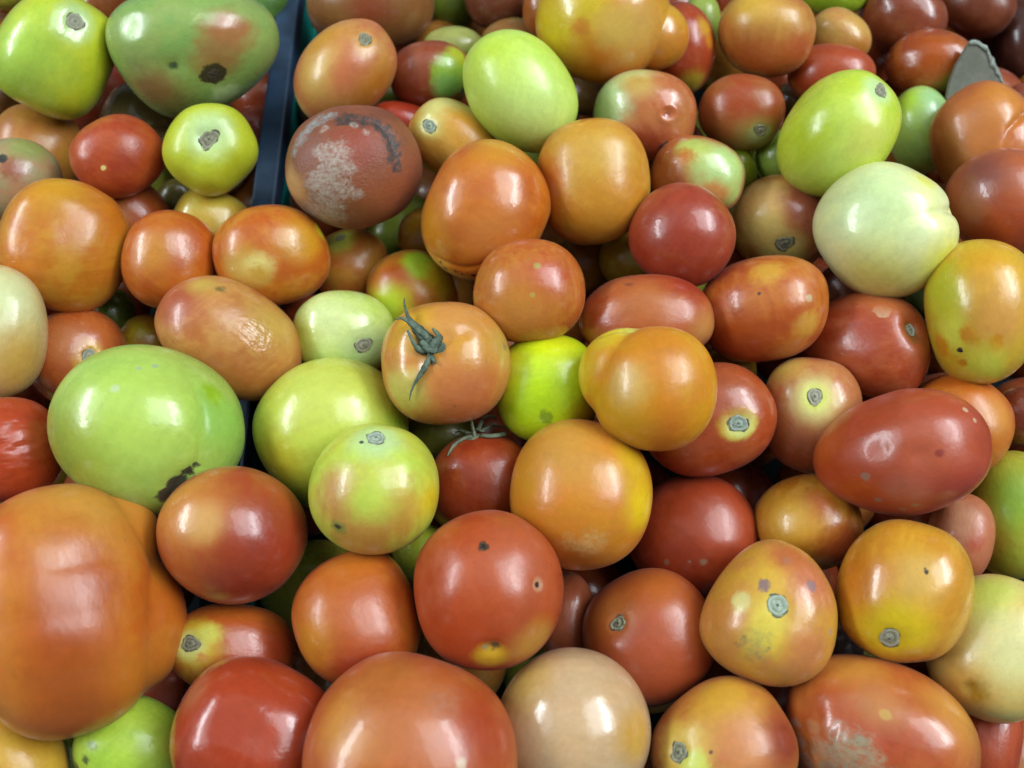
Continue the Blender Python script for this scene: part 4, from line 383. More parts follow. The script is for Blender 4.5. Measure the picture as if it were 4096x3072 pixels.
 ('dim olive tomato deep between the wrinkled red one and the huge lobed orange one',{'p':[-0.2911,0.0795,-0.078],'q':[0.7614,0.5248,0.3796,-0.0272],'s':[0.02896,0.0262,0.02703],'c1':(150,140,56),'c2':(130,140,60),'id':317,'low':1}),
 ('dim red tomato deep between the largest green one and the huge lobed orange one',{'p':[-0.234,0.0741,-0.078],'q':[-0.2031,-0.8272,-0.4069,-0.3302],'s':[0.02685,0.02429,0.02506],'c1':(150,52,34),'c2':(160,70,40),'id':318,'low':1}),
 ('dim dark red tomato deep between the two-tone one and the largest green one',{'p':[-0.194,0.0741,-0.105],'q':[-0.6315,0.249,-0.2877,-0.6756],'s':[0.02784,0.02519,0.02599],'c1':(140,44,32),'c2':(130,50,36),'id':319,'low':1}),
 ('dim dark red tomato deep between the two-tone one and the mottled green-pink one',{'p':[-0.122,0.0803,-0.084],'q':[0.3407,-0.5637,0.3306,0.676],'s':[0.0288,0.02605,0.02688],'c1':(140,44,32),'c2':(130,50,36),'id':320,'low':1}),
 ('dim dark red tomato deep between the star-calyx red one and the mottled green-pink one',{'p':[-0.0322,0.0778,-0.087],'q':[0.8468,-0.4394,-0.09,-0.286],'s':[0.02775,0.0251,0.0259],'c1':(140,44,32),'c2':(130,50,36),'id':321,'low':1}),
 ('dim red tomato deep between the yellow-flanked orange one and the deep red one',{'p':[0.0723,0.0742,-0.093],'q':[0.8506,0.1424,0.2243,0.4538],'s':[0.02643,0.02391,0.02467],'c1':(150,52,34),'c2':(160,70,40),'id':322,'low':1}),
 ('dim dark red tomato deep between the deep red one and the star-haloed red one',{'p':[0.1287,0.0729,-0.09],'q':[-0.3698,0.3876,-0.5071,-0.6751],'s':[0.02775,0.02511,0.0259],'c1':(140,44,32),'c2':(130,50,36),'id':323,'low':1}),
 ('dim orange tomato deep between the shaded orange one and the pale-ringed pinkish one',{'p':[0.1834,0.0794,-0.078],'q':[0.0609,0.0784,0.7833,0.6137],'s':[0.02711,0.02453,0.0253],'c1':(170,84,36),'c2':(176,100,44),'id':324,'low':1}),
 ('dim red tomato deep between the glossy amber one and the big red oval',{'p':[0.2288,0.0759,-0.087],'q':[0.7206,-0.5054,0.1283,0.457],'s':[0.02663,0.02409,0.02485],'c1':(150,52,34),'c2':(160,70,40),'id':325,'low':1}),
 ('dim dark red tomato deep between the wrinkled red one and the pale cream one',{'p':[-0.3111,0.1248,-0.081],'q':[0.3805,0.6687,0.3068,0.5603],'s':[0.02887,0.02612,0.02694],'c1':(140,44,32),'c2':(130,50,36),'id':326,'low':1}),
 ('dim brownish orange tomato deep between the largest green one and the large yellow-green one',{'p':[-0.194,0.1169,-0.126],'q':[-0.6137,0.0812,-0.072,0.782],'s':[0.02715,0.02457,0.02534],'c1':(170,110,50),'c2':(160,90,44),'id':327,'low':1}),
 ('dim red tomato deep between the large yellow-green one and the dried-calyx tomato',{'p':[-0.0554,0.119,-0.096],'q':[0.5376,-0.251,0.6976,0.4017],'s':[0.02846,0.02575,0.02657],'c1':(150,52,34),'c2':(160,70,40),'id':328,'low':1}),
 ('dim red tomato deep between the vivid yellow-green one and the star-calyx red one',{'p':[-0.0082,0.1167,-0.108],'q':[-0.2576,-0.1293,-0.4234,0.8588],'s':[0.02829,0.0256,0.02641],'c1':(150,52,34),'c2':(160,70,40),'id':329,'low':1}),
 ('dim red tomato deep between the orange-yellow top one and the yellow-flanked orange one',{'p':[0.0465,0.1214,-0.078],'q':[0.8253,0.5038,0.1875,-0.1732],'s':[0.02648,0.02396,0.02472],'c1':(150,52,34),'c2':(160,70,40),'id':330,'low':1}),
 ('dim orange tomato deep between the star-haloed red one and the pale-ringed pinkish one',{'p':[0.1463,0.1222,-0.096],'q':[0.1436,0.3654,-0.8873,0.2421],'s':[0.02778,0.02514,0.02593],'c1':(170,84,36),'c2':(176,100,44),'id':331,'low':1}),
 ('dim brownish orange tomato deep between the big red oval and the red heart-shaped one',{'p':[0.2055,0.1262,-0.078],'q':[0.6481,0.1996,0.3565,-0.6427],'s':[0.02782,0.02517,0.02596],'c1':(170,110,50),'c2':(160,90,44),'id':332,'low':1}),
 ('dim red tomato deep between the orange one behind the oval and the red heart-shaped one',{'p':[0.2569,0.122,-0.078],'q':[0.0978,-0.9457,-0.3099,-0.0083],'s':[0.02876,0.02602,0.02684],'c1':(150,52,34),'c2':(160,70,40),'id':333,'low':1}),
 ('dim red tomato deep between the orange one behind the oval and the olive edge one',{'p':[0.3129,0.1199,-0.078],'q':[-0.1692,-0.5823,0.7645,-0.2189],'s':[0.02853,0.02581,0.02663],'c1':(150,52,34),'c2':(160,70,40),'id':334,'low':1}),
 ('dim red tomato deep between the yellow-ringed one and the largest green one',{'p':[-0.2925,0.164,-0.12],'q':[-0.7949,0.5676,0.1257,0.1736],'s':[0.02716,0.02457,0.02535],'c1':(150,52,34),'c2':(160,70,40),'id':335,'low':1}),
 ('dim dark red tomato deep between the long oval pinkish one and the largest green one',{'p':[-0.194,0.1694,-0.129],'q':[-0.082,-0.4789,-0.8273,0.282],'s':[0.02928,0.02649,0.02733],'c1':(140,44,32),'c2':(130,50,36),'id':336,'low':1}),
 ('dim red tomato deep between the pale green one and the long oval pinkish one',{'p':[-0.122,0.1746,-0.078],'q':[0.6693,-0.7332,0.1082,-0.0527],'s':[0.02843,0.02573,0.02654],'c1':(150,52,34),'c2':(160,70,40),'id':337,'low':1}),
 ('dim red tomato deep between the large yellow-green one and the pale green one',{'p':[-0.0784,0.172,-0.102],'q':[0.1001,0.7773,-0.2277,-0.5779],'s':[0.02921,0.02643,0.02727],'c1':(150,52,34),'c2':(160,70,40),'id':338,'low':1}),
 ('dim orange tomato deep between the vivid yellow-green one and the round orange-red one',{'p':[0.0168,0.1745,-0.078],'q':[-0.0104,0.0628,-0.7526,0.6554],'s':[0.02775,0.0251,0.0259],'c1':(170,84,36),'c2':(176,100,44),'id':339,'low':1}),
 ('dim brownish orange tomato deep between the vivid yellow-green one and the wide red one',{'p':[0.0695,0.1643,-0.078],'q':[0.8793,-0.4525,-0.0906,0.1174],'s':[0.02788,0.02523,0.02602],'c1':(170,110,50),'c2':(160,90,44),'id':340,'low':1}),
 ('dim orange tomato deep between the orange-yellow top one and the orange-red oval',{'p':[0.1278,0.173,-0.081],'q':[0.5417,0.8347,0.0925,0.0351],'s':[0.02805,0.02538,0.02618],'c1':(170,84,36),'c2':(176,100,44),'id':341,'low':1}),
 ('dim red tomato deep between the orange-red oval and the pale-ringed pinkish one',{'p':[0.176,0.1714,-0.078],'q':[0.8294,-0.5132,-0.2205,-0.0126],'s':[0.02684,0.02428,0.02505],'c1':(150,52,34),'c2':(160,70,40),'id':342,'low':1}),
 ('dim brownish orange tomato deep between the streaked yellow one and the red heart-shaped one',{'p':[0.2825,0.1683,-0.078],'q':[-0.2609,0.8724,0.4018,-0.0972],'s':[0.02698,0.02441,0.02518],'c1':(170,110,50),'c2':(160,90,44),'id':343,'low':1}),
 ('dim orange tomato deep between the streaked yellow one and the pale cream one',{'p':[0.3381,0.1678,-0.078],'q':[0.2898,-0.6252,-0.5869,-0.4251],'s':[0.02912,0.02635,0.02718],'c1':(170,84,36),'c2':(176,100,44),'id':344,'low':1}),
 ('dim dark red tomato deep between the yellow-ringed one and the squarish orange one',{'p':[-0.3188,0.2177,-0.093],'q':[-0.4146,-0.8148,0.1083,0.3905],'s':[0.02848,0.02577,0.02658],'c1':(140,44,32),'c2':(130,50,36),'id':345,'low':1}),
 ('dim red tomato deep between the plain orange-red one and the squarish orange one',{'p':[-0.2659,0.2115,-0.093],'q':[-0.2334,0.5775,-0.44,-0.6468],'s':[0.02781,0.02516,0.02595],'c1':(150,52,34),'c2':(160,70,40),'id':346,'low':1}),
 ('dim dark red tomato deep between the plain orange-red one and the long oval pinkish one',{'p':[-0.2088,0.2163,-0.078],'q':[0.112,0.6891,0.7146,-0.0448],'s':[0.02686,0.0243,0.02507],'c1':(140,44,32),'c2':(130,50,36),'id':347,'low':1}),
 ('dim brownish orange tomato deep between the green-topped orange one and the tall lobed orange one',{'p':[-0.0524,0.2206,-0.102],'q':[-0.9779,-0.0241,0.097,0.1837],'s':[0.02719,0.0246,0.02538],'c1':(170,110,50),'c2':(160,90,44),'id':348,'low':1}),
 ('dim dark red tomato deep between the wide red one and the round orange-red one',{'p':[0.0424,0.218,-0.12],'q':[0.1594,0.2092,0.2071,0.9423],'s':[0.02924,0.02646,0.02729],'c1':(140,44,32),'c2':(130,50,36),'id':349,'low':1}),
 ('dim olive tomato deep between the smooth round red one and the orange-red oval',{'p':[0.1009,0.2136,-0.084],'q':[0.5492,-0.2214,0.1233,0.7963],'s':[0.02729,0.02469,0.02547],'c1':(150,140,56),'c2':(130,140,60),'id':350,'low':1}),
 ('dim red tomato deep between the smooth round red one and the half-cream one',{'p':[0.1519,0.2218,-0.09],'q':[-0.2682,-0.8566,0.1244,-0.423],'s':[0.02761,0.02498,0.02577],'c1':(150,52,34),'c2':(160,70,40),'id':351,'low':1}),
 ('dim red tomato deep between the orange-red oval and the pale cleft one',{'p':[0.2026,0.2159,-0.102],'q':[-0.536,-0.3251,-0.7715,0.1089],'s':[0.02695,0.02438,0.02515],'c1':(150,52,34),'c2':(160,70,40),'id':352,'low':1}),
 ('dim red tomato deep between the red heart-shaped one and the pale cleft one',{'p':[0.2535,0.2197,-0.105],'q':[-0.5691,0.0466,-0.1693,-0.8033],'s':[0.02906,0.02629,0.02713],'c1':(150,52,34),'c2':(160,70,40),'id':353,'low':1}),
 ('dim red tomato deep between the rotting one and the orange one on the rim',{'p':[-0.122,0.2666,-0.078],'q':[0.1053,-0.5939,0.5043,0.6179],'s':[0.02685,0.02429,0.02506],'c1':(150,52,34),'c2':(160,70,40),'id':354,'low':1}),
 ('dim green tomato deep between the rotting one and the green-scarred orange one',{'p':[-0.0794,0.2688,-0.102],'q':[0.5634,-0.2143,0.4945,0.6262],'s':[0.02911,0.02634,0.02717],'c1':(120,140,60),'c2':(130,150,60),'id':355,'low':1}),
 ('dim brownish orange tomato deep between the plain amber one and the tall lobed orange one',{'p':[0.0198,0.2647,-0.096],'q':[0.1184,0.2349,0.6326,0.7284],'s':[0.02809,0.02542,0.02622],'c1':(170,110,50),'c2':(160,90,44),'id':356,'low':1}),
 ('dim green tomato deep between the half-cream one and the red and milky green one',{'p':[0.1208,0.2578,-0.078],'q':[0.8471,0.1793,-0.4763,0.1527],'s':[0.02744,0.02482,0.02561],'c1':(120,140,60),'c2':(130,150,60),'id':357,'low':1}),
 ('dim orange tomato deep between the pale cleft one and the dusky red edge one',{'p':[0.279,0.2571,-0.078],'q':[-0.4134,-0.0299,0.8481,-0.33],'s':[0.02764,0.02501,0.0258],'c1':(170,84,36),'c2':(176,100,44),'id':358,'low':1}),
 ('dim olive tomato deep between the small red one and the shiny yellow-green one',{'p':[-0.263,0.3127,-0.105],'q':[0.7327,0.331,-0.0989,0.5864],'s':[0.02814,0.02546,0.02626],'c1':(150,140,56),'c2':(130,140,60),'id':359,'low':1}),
 ('dim dark red tomato deep between the shiny yellow-green one and the dull yellow one',{'p':[-0.2094,0.3157,-0.087],'q':[-0.6246,-0.65,0.4328,-0.0069],'s':[0.02762,0.02499,0.02578],'c1':(140,44,32),'c2':(130,50,36),'id':360,'low':1}),
 ('dim orange tomato deep between the orange one on the rim and the dull yellow one',{'p':[-0.194,0.3049,-0.132],'q':[-0.1984,0.6895,0.6469,-0.2584],'s':[0.02831,0.02561,0.02642],'c1':(170,84,36),'c2':(176,100,44),'id':361,'low':1}),
 ('dim orange tomato deep between the tall lobed orange one and the rotting one',{'p':[-0.0507,0.3054,-0.117],'q':[0.5237,-0.591,0.3571,0.499],'s':[0.02695,0.02438,0.02515],'c1':(170,84,36),'c2':(176,100,44),'id':362,'low':1}),
 ('dim green tomato deep between the tall lobed orange one and the lime-green oval',{'p':[0.0019,0.315,-0.078],'q':[0.7719,0.0165,-0.0596,-0.6327],'s':[0.02823,0.02554,0.02635],'c1':(120,140,60),'c2':(130,150,60),'id':363,'low':1}),
 ('dim dark red tomato deep between the plain amber one and the ringed pinkish one',{'p':[0.1057,0.3132,-0.078],'q':[-0.8954,0.2972,-0.094,0.318],'s':[0.02826,0.02557,0.02637],'c1':(140,44,32),'c2':(130,50,36),'id':364,'low':1}),
 ('dim green tomato deep between the red and milky green one and the small red-brown one',{'p':[0.1473,0.3126,-0.102],'q':[-0.867,-0.4116,-0.2181,-0.177],'s':[0.02662,0.02408,0.02485],'c1':(120,140,60),'c2':(130,150,60),'id':365,'low':1}),
 ('dim orange tomato deep between the large yellow-green oval and the small red-brown one',{'p':[0.1998,0.3143,-0.078],'q':[-0.0717,0.8901,0.1046,0.4377],'s':[0.02806,0.02538,0.02619],'c1':(170,84,36),'c2':(176,100,44),'id':366,'low':1}),
 ('dim brownish orange tomato deep between the large yellow-green oval and the pale cleft one',{'p':[0.2568,0.3124,-0.096],'q':[0.6379,-0.2365,-0.1437,0.7186],'s':[0.02891,0.02616,0.02699],'c1':(170,110,50),'c2':(160,90,44),'id':367,'low':1}),
 ('dim red tomato deep between the orange-red lobed one and the pale cleft one',{'p':[0.3134,0.3048,-0.09],'q':[0.0339,-0.6221,0.5497,-0.5566],'s':[0.02638,0.02386,0.02462],'c1':(150,52,34),'c2':(160,70,40),'id':368,'low':1}),
 ('dim dark red tomato deep between the corner yellow-green one and the dim grey-green one',{'p':[-0.2929,0.3592,-0.078],'q':[0.0436,0.7211,-0.3963,-0.5666],'s':[0.02839,0.02568,0.02649],'c1':(140,44,32),'c2':(130,50,36),'id':369,'low':1}),
 ('dim dark red tomato deep between the shiny yellow-green one and the rotting one',{'p':[-0.194,0.3513,-0.117],'q':[-0.5327,-0.8016,0.191,-0.1928],'s':[0.02753,0.02491,0.02569],'c1':(140,44,32),'c2':(130,50,36),'id':370,'low':1}),
 ('dim red tomato deep between the peach-coloured one and the rotting one',{'p':[-0.122,0.3518,-0.078],'q':[-0.0936,0.2046,-0.2812,-0.9329],'s':[0.02652,0.024,0.02475],'c1':(150,52,34),'c2':(160,70,40),'id':371,'low':1}),
 ('dim red tomato deep between the ring-scarred orange-yellow one and the lime-green oval',{'p':[-0.0338,0.3553,-0.078],'q':[0.4049,-0.673,-0.4634,-0.4103],'s':[0.0284,0.02569,0.0265],'c1':(150,52,34),'c2':(160,70,40),'id':372,'low':1}),
 ('dim orange tomato deep between the plain amber one and the lime-green oval',{'p':[0.0737,0.3575,-0.102],'q':[-0.5664,-0.4637,0.4551,-0.507],'s':[0.02897,0.02621,0.02704],'c1':(170,84,36),'c2':(176,100,44),'id':373,'low':1}),
 ('dim green tomato deep between the small red-brown one and the ringed pinkish one',{'p':[0.1204,0.3527,-0.114],'q':[-0.8335,0.0451,-0.531,0.1456],'s':[0.02712,0.02454,0.02532],'c1':(120,140,60),'c2':(130,150,60),'id':374,'low':1}),
 ('dim dark red tomato deep under the small red-brown one',{'p':[0.177,0.3547,-0.108],'q':[0.6919,-0.4804,-0.4342,0.3193],'s':[0.02937,0.02657,0.02741],'c1':(140,44,32),'c2':(130,50,36),'id':375,'low':1}),
 ('dim red tomato deep between the orange-red lobed one and the green-ended red-brown one',{'p':[0.3282,0.3525,-0.078],'q':[-0.6926,-0.4433,0.4478,-0.3511],'s':[0.02687,0.02431,0.02508],'c1':(150,52,34),'c2':(160,70,40),'id':376,'low':1}),
 ('dim orange tomato deep between the dark purple one and the corner yellow-green one',{'p':[0.3803,0.3586,-0.078],'q':[-0.4078,0.1323,-0.9032,-0.0201],'s':[0.0263,0.0238,0.02455],'c1':(170,84,36),'c2':(176,100,44),'id':377,'low':1}),
 ('dim brownish orange tomato deep under the corner yellow-green one',{'p':[-0.3731,0.405,-0.078],'q':[-0.0672,-0.5136,-0.802,0.2975],'s':[0.02649,0.02397,0.02473],'c1':(170,110,50),'c2':(160,90,44),'id':378,'low':1}),
 ('dim red tomato deep between the scabbed green one and the corner yellow-green one',{'p':[-0.2643,0.4082,-0.078],'q':[0.0808,-0.8652,-0.0296,-0.494],'s':[0.02738,0.02477,0.02555],'c1':(150,52,34),'c2':(160,70,40),'id':379,'low':1}),
 ('dim red tomato deep between the scabbed green one and the peach-coloured one',{'p':[-0.194,0.3986,-0.126],'q':[0.1622,0.8121,-0.468,0.3085],'s':[0.02845,0.02574,0.02656],'c1':(150,52,34),'c2':(160,70,40),'id':380,'low':1}),
 ('dim dark red tomato deep between the red and bright green one and the peach-coloured one',{'p':[-0.1049,0.4085,-0.093],'q':[-0.3931,-0.0818,0.8215,-0.4049],'s':[0.02816,0.02548,0.02629],'c1':(140,44,32),'c2':(130,50,36),'id':381,'low':1}),
 ('dim brownish orange tomato deep between the large brown-orange one and the dull olive one',{'p':[-0.0524,0.4002,-0.087],'q':[-0.404,0.2998,-0.8452,-0.1801],'s':[0.02733,0.02473,0.02551],'c1':(170,110,50),'c2':(160,90,44),'id':382,'low':1}),
 ('dim orange tomato deep between the large yellow-orange one and the ringed pinkish one',{'p':[0.1028,0.4051,-0.078],'q':[0.4738,0.4795,-0.1114,-0.7302],'s':[0.02847,0.02576,0.02657],'c1':(170,84,36),'c2':(176,100,44),'id':383,'low':1}),
 ('dim brownish orange tomato deep between the orange-brown one and the yellow-flecked red one',{'p':[0.1532,0.3997,-0.078],'q':[-0.1131,0.4654,-0.3634,0.7991],'s':[0.02896,0.0262,0.02703],'c1':(170,110,50),'c2':(160,90,44),'id':384,'low':1}),
 ('dim red tomato deep between the orange-brown one and the small red-brown one',{'p':[0.2,0.4013,-0.108],'q':[-0.1445,0.9445,-0.0138,-0.2948],'s':[0.02793,0.02527,0.02607],'c1':(150,52,34),'c2':(160,70,40),'id':385,'low':1}),
 ('dim red tomato deep between the dark red top one and the green-ended red-brown one',{'p':[0.2581,0.4091,-0.093],'q':[-0.8679,-0.3762,-0.284,0.1566],'s':[0.02671,0.02417,0.02493],'c1':(150,52,34),'c2':(160,70,40),'id':386,'low':1}),
 ('dim dark red tomato deep between the large yellow-green oval and the green-ended red-brown one',{'p':[0.3026,0.4054,-0.108],'q':[-0.2479,-0.6806,0.0231,0.6891],'s':[0.02806,0.02538,0.02619],'c1':(140,44,32),'c2':(130,50,36),'id':387,'low':1}),
 ('dim dark red tomato deep between the green-ended red-brown one and the dark purple one',{'p':[0.3628,0.4002,-0.129],'q':[-0.3908,0.6499,0.4088,0.5077],'s':[0.02872,0.02598,0.0268],'c1':(140,44,32),'c2':(130,50,36),'id':388,'low':1}),
 ('dim orange tomato deep between the corner yellow-green one and the yellow-orange corner one',{'p':[-0.3883,0.45,-0.078],'q':[-0.232,0.7424,0.4876,-0.3967],'s':[0.02673,0.02418,0.02495],'c1':(170,84,36),'c2':(176,100,44),'id':389,'low':1}),
 ('dim red tomato deep between the streaked green one and the scabbed green one',{'p':[-0.2885,0.4523,-0.078],'q':[-0.4354,-0.784,-0.2673,0.3527],'s':[0.02935,0.02656,0.02739],'c1':(150,52,34),'c2':(160,70,40),'id':390,'low':1}),
 ('dim orange tomato deep under the scabbed green one',{'p':[-0.194,0.4493,-0.102],'q':[0.6626,0.3621,0.0308,-0.6549],'s':[0.02886,0.02611,0.02694],'c1':(170,84,36),'c2':(176,100,44),'id':391,'low':1}),
 ('dim dark red tomato deep under the large brown-orange one',{'p':[-0.0789,0.4512,-0.096],'q':[0.4841,0.0045,-0.1795,0.8564],'s':[0.027,0.02443,0.0252],'c1':(140,44,32),'c2':(130,50,36),'id':392,'low':1}),
 ('dim orange tomato deep between the dull olive one and the dark maroon one',{'p':[-0.0271,0.4464,-0.102],'q':[-0.1367,0.6345,-0.5764,0.4965],'s':[0.0285,0.02578,0.0266],'c1':(170,84,36),'c2':(176,100,44),'id':393,'low':1}),
 ('dim dark red tomato deep between the yellow-flecked red one and the brown-scarred orange-pink one',{'p':[0.1209,0.4565,-0.096],'q':[-0.6234,-0.6411,0.4325,-0.1154],'s':[0.0278,0.02516,0.02595],'c1':(140,44,32),'c2':(130,50,36),'id':394,'low':1}),
 ('dim red tomato deep between the orange-brown one and the brown-scarred orange-pink one',{'p':[0.18,0.4494,-0.078],'q':[-0.9761,0.0789,-0.1783,-0.0956],'s':[0.02738,0.02477,0.02555],'c1':(150,52,34),'c2':(160,70,40),'id':395,'low':1}),
 ('dim orange tomato deep between the orange-brown one and the small pale orange one',{'p':[0.2322,0.4487,-0.078],'q':[-0.0391,-0.4263,-0.6447,0.6334],'s':[0.02657,0.02404,0.0248],'c1':(170,84,36),'c2':(176,100,44),'id':396,'low':1}),
 ('dim orange tomato deep between the shaded dark red one and the green-ended red-brown one',{'p':[0.3382,0.4526,-0.102],'q':[-0.8108,0.4,-0.2253,-0.3633],'s':[0.02648,0.02396,0.02471],'c1':(170,84,36),'c2':(176,100,44),'id':397,'low':1}),
 ('dim red tomato deep between the dark purple one and the shaded dark red one',{'p':[0.3853,0.4557,-0.105],'q':[-0.8443,-0.2576,0.1989,-0.4257],'s':[0.02819,0.02551,0.02631],'c1':(150,52,34),'c2':(160,70,40),'id':398,'low':1}),
]
CALYX = {24:{'hub':[[-0.224,0.289,0.931],0.00216,0.01247],'strips':[[[[-0.196,0.316,0.928],0.00288,0.00528],[[-0.33,0.421,0.845],0.00384,0.00576],[[-0.432,0.556,0.71],0.0048,0.00312],[[-0.468,0.694,0.547],0.00576,0.00192],[[-0.499,0.864,0.075],0.00624,0.00072]],[[[-0.223,0.345,0.912],0.00336,0.00384],[[-0.356,0.48,0.802],0.0048,0.00432],[[-0.481,0.559,0.676],0.00576,0.00264],[[-0.566,0.534,0.628],0.00648,0.00096]],[[[-0.212,0.232,0.949],0.0024,0.00528],[[-0.348,0.18,0.92],0.00288,0.00384],[[-0.435,0.296,0.851],0.00336,0.00264],[[-0.474,0.441,0.762],0.00384,0.00144]],[[[-0.247,0.177,0.953],0.00288,0.00432],[[-0.144,0.244,0.959],0.00408,0.00528],[[-0.074,0.355,0.932],0.00432,0.00384],[[-0.153,0.458,0.876],0.0048,0.00192]],[[[-0.332,0.321,0.887],0.00288,0.00384],[[-0.246,0.219,0.944],0.00408,0.00432],[[-0.147,0.16,0.976],0.0036,0.00336],[[-0.117,0.264,0.957],0.00312,0.00144]],[[[-0.199,0.189,0.961],0.00192,0.00432],[[-0.237,0.057,0.97],0.00144,0.00264],[[-0.295,-0.082,0.952],0.00168,0.00408],[[-0.388,-0.242,0.889],0.00192,0.00264],[[-0.434,-0.363,0.824],0.00216,0.00144],[[-0.461,-0.486,0.742],0.0024,0.00048]],[[[-0.202,0.105,0.974],0.00144,0.0024],[[-0.163,0.034,0.986],0.00168,0.00216],[[-0.125,-0.023,0.992],0.00192,0.00096]]]},25:{'hub':[[-0.37,0.818,0.441],0.0005,0.00675],'strips':[[[[-0.419,0.804,0.421],0.00075,0.005],[[-0.549,0.7,0.456],0.00075,0.003],[[-0.653,0.549,0.521],0.00075,0.00225],[[-0.7,0.334,0.631],0.00075,0.001]],[[[-0.254,0.852,0.459],0.00075,0.0045],[[-0.079,0.866,0.494],0.00125,0.0035],[[0.125,0.948,0.294],0.002,0.003]],[[[-0.305,0.9,0.312],0.00125,0.004],[[-0.149,0.987,0.064],0.0035,0.0035],[[0.039,0.997,0.066],0.0045,0.0015],[[0.167,0.984,0.065],0.004,0.00075]],[[[-0.466,0.835,0.294],0.001,0.00375],[[-0.586,0.807,0.067],0.003,0.0025],[[-0.673,0.736,0.071],0.0035,0.001]],[[[-0.345,0.912,0.222],0.0015,0.00375],[[-0.285,0.956,0.068],0.006,0.0035],[[-0.21,0.975,0.072],0.0085,0.003],[[-0.079,0.994,0.075],0.009,0.003]]],'stalk':[[[-0.01027,0.02238,0.01274],0.00325],[[-0.01233,0.02673,0.01406],0.002],[[-0.01469,0.03046,0.0154],0.002],[[-0.0165,0.03324,0.01769],0.00225]]}}
FLAP = {'n':[0.12,-0.722,0.682],'pts':[[0.2828,0.3136,-0.0444],[0.2773,0.3225,-0.034],[0.2767,0.3289,-0.0271],[0.2782,0.3365,-0.0194],[0.2811,0.3419,-0.0142],[0.2828,0.3453,-0.0109],[0.2848,0.3466,-0.0099],[0.2887,0.3465,-0.0106],[0.2917,0.3453,-0.0124],[0.2944,0.345,-0.0132],[0.2979,0.3422,-0.0168],[0.3015,0.3399,-0.0199],[0.3059,0.3365,-0.0242],[0.3087,0.3347,-0.0267],[0.3115,0.3321,-0.0299],[0.3154,0.3301,-0.0327],[0.318,0.328,-0.0354],[0.3254,0.3168,-0.0485]]}

# ------------------------------------------------------------------ tomatoes
def cube_sphere(n):
    g = np.tan(np.linspace(-np.pi / 4, np.pi / 4, n + 1))
    V = []; F = []; idx = {}
    axes = [((1,0,0),(0,1,0),(0,0,1)), ((-1,0,0),(0,0,1),(0,1,0)), ((0,1,0),(0,0,1),(1,0,0)), ((0,-1,0),(1,0,0),(0,0,1)), ((0,0,1),(1,0,0),(0,1,0)), ((0,0,-1),(0,1,0),(1,0,0))]
    for a, b, c in axes:
        a, b, c = map(np.array, (a, b, c))
        ids = np.zeros((n + 1, n + 1), int)
        for i in range(n + 1):
            for j in range(n + 1):
                p = a + b * g[i] + c * g[j]; p = p / np.linalg.norm(p)
                k = tuple(np.round(p, 6))
                if k not in idx: idx[k] = len(V); V.append(p)
                ids[i, j] = idx[k]
        for i in range(n):
            for j in range(n):
                F.append((ids[i, j], ids[i + 1, j], ids[i + 1, j + 1], ids[i, j + 1]))
    return np.array(V), F
SPH_HI = cube_sphere(36)
SPH_LO = cube_sphere(18)
SPH_CREASED = cube_sphere(64)

